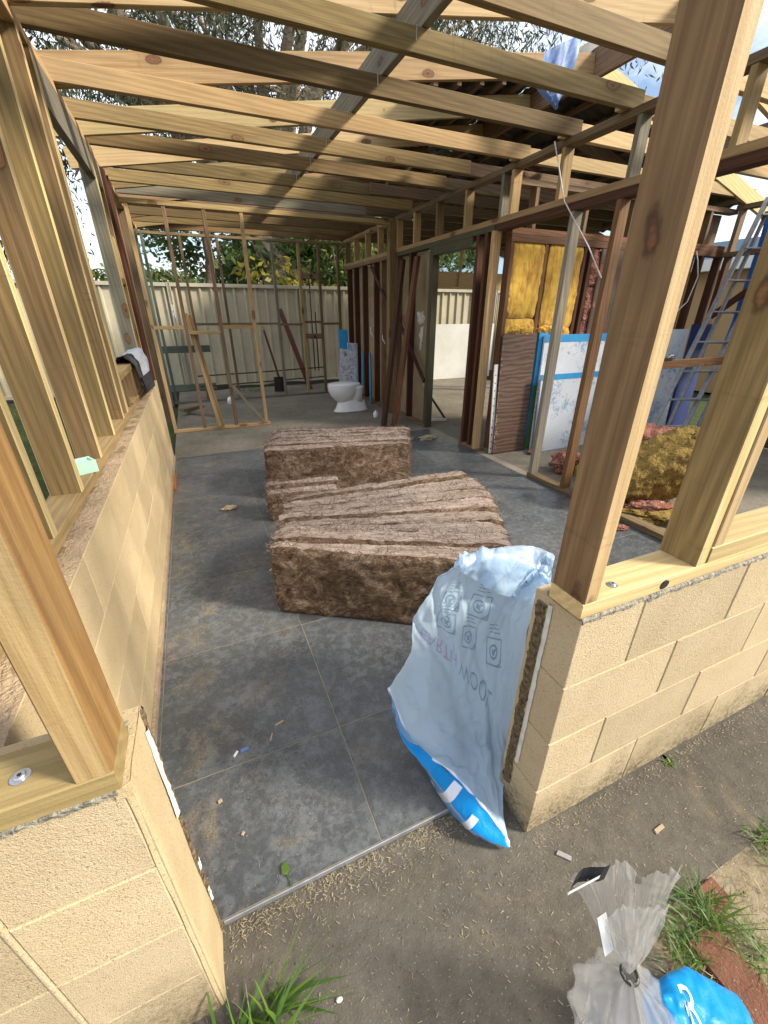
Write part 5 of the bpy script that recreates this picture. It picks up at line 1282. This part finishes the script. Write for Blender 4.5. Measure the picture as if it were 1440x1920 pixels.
for _ in range(500):
    x = r2.uniform(.66, 2.4); y = .452 - abs(r2.gauss(0, .02)); chip(x, y, .003, r2.uniform(.003, .011), r2.uniform(.0007, .0018), r2.uniform(0, 6.28), r2)
tag(b.build('straw_litter', STRAW), 'dry straw bits scattered over the concrete path', 'litter', kind='stuff')
b = MB()
for _ in range(2600):
    x = r2.choice((r2.gauss(-.12, .14), r2.uniform(-.35, 2.6))); y = r2.choice((r2.uniform(.62, 1.9), r2.uniform(.62, 4.6)))
    if x < -.355 or x > 2.6 or y < .61: continue
    if r2.random() > .35 + .8*max(0, noise.noise((x*4, y*4, 9))): continue
    chip(x, y, FZ+.0025, r2.uniform(.002, .008), r2.uniform(.0006, .0016), r2.uniform(0, 6.28), r2)
tag(b.build('sawdust_litter', STRAW), 'sawdust and wood shavings over the tiled floor', 'litter', kind='stuff')
def bit(name, x, y, z, sx, sy, sz, rot, mat, label, cat='scrap'):
    V = [(-sx,-sy*.8,0),(sx*.9,-sy,0),(sx,sy*.7,0),(-sx*.8,sy,0)]; b = MB(); b.V = V + [(x_*.9, y_*.9, sz) for x_, y_, _ in V]; b.F = [(3,2,1,0),(4,5,6,7)]+[(k,(k+1)%4,4+(k+1)%4,4+k) for k in range(4)]
    o = b.build(name, mat, None, M=Matrix.Translation((x, y, z)) @ RZ(rot, 4, 'Z')); return tag(o, label, cat)
bit('wood_chip', .055, 1.10, FZ+.001, .018, .004, .004, .3, LEAFY, 'longer pale wood chip on the tiles near the left wall')
bit('wood_chip', .018, 1.055, FZ+.001, .017, .003, .004, 1.2, LEAFY, 'thin pale splinter beside the longer wood chip')
bit('plastic_clip', -.075, 1.045, FZ+.001, .016, .007, .004, .1, TARP, 'small grey blue plastic clip on the tiles')
bit('paper_scrap', -.105, 1.04, FZ+.001, .012, .004, .004, .9, WHITEP, 'curled white scrap left of the plastic clip')
bit('wood_chip', -.165, .90, FZ+.001, .007, .005, .005, .4, LEAFY, 'wood crumb on the tiles close to the left jamb')
bit('wood_chip', -.11, .78, FZ+.001, .006, .004, .004, 1.0, LEAFY, 'pale crumb on the front tile')
tag(crumple('pebble', (.049, .365, .003), .0075, WHITEFL, None, 3, (1,.75,.5), 2, .2), 'white pebble on the concrete path in the foreground', 'pebble')
bit('metal_bracket', .718, .372, .001, .022, .008, .004, -.8, STEEL, 'small zinc bracket on the concrete behind the clear bag', 'bracket')
bit('dead_leaf', 1.03, .31, .001, .022, .006, .004, .1, LEAFY, 'dry leaf on the path at right', 'leaf')
b = MB(); b.V = [(0,0,0),(.012,.008,.004),(.006,.03,.006),(-.008,.026,.004),(-.012,.008,.002)]; b.F = [(0,1,2,3,4)]; b.tube([(0,0,0),(.004,-.03,.001)], .0012, 5)
o = b.build('leaf', LGRASS, None, M=Matrix.Translation((-.012, .63, FZ+.003)) @ RZ(.1, 4, 'Z')); tag(o, 'single green leaf lying on the front tile by the threshold', 'leaf')
# fine twine hanging from the interior top plate, and cables in the right room
o = MB().tube([(2.63, 3.0, 2.49), (2.60, 2.78, 2.1), (2.61, 2.5, 1.8), (2.60, 2.33, 1.60)], .004, 6).build('twine', PANELW, None, smooth=True); tag(o, 'pale twine hanging from the interior top plate', 'twine')
o = MB().tube([(5.2,3.47,1.99),(5.22,3.44,1.9),(5.3,3.44,1.75),(5.24,3.44,1.5),(5.1,3.45,1.38),(5.0,3.45,1.4)], .006, 6).build('loose_cable', PANELW, None, smooth=True); tag(o, 'thin white cable dangling on the dark wall behind the right post', 'cable')
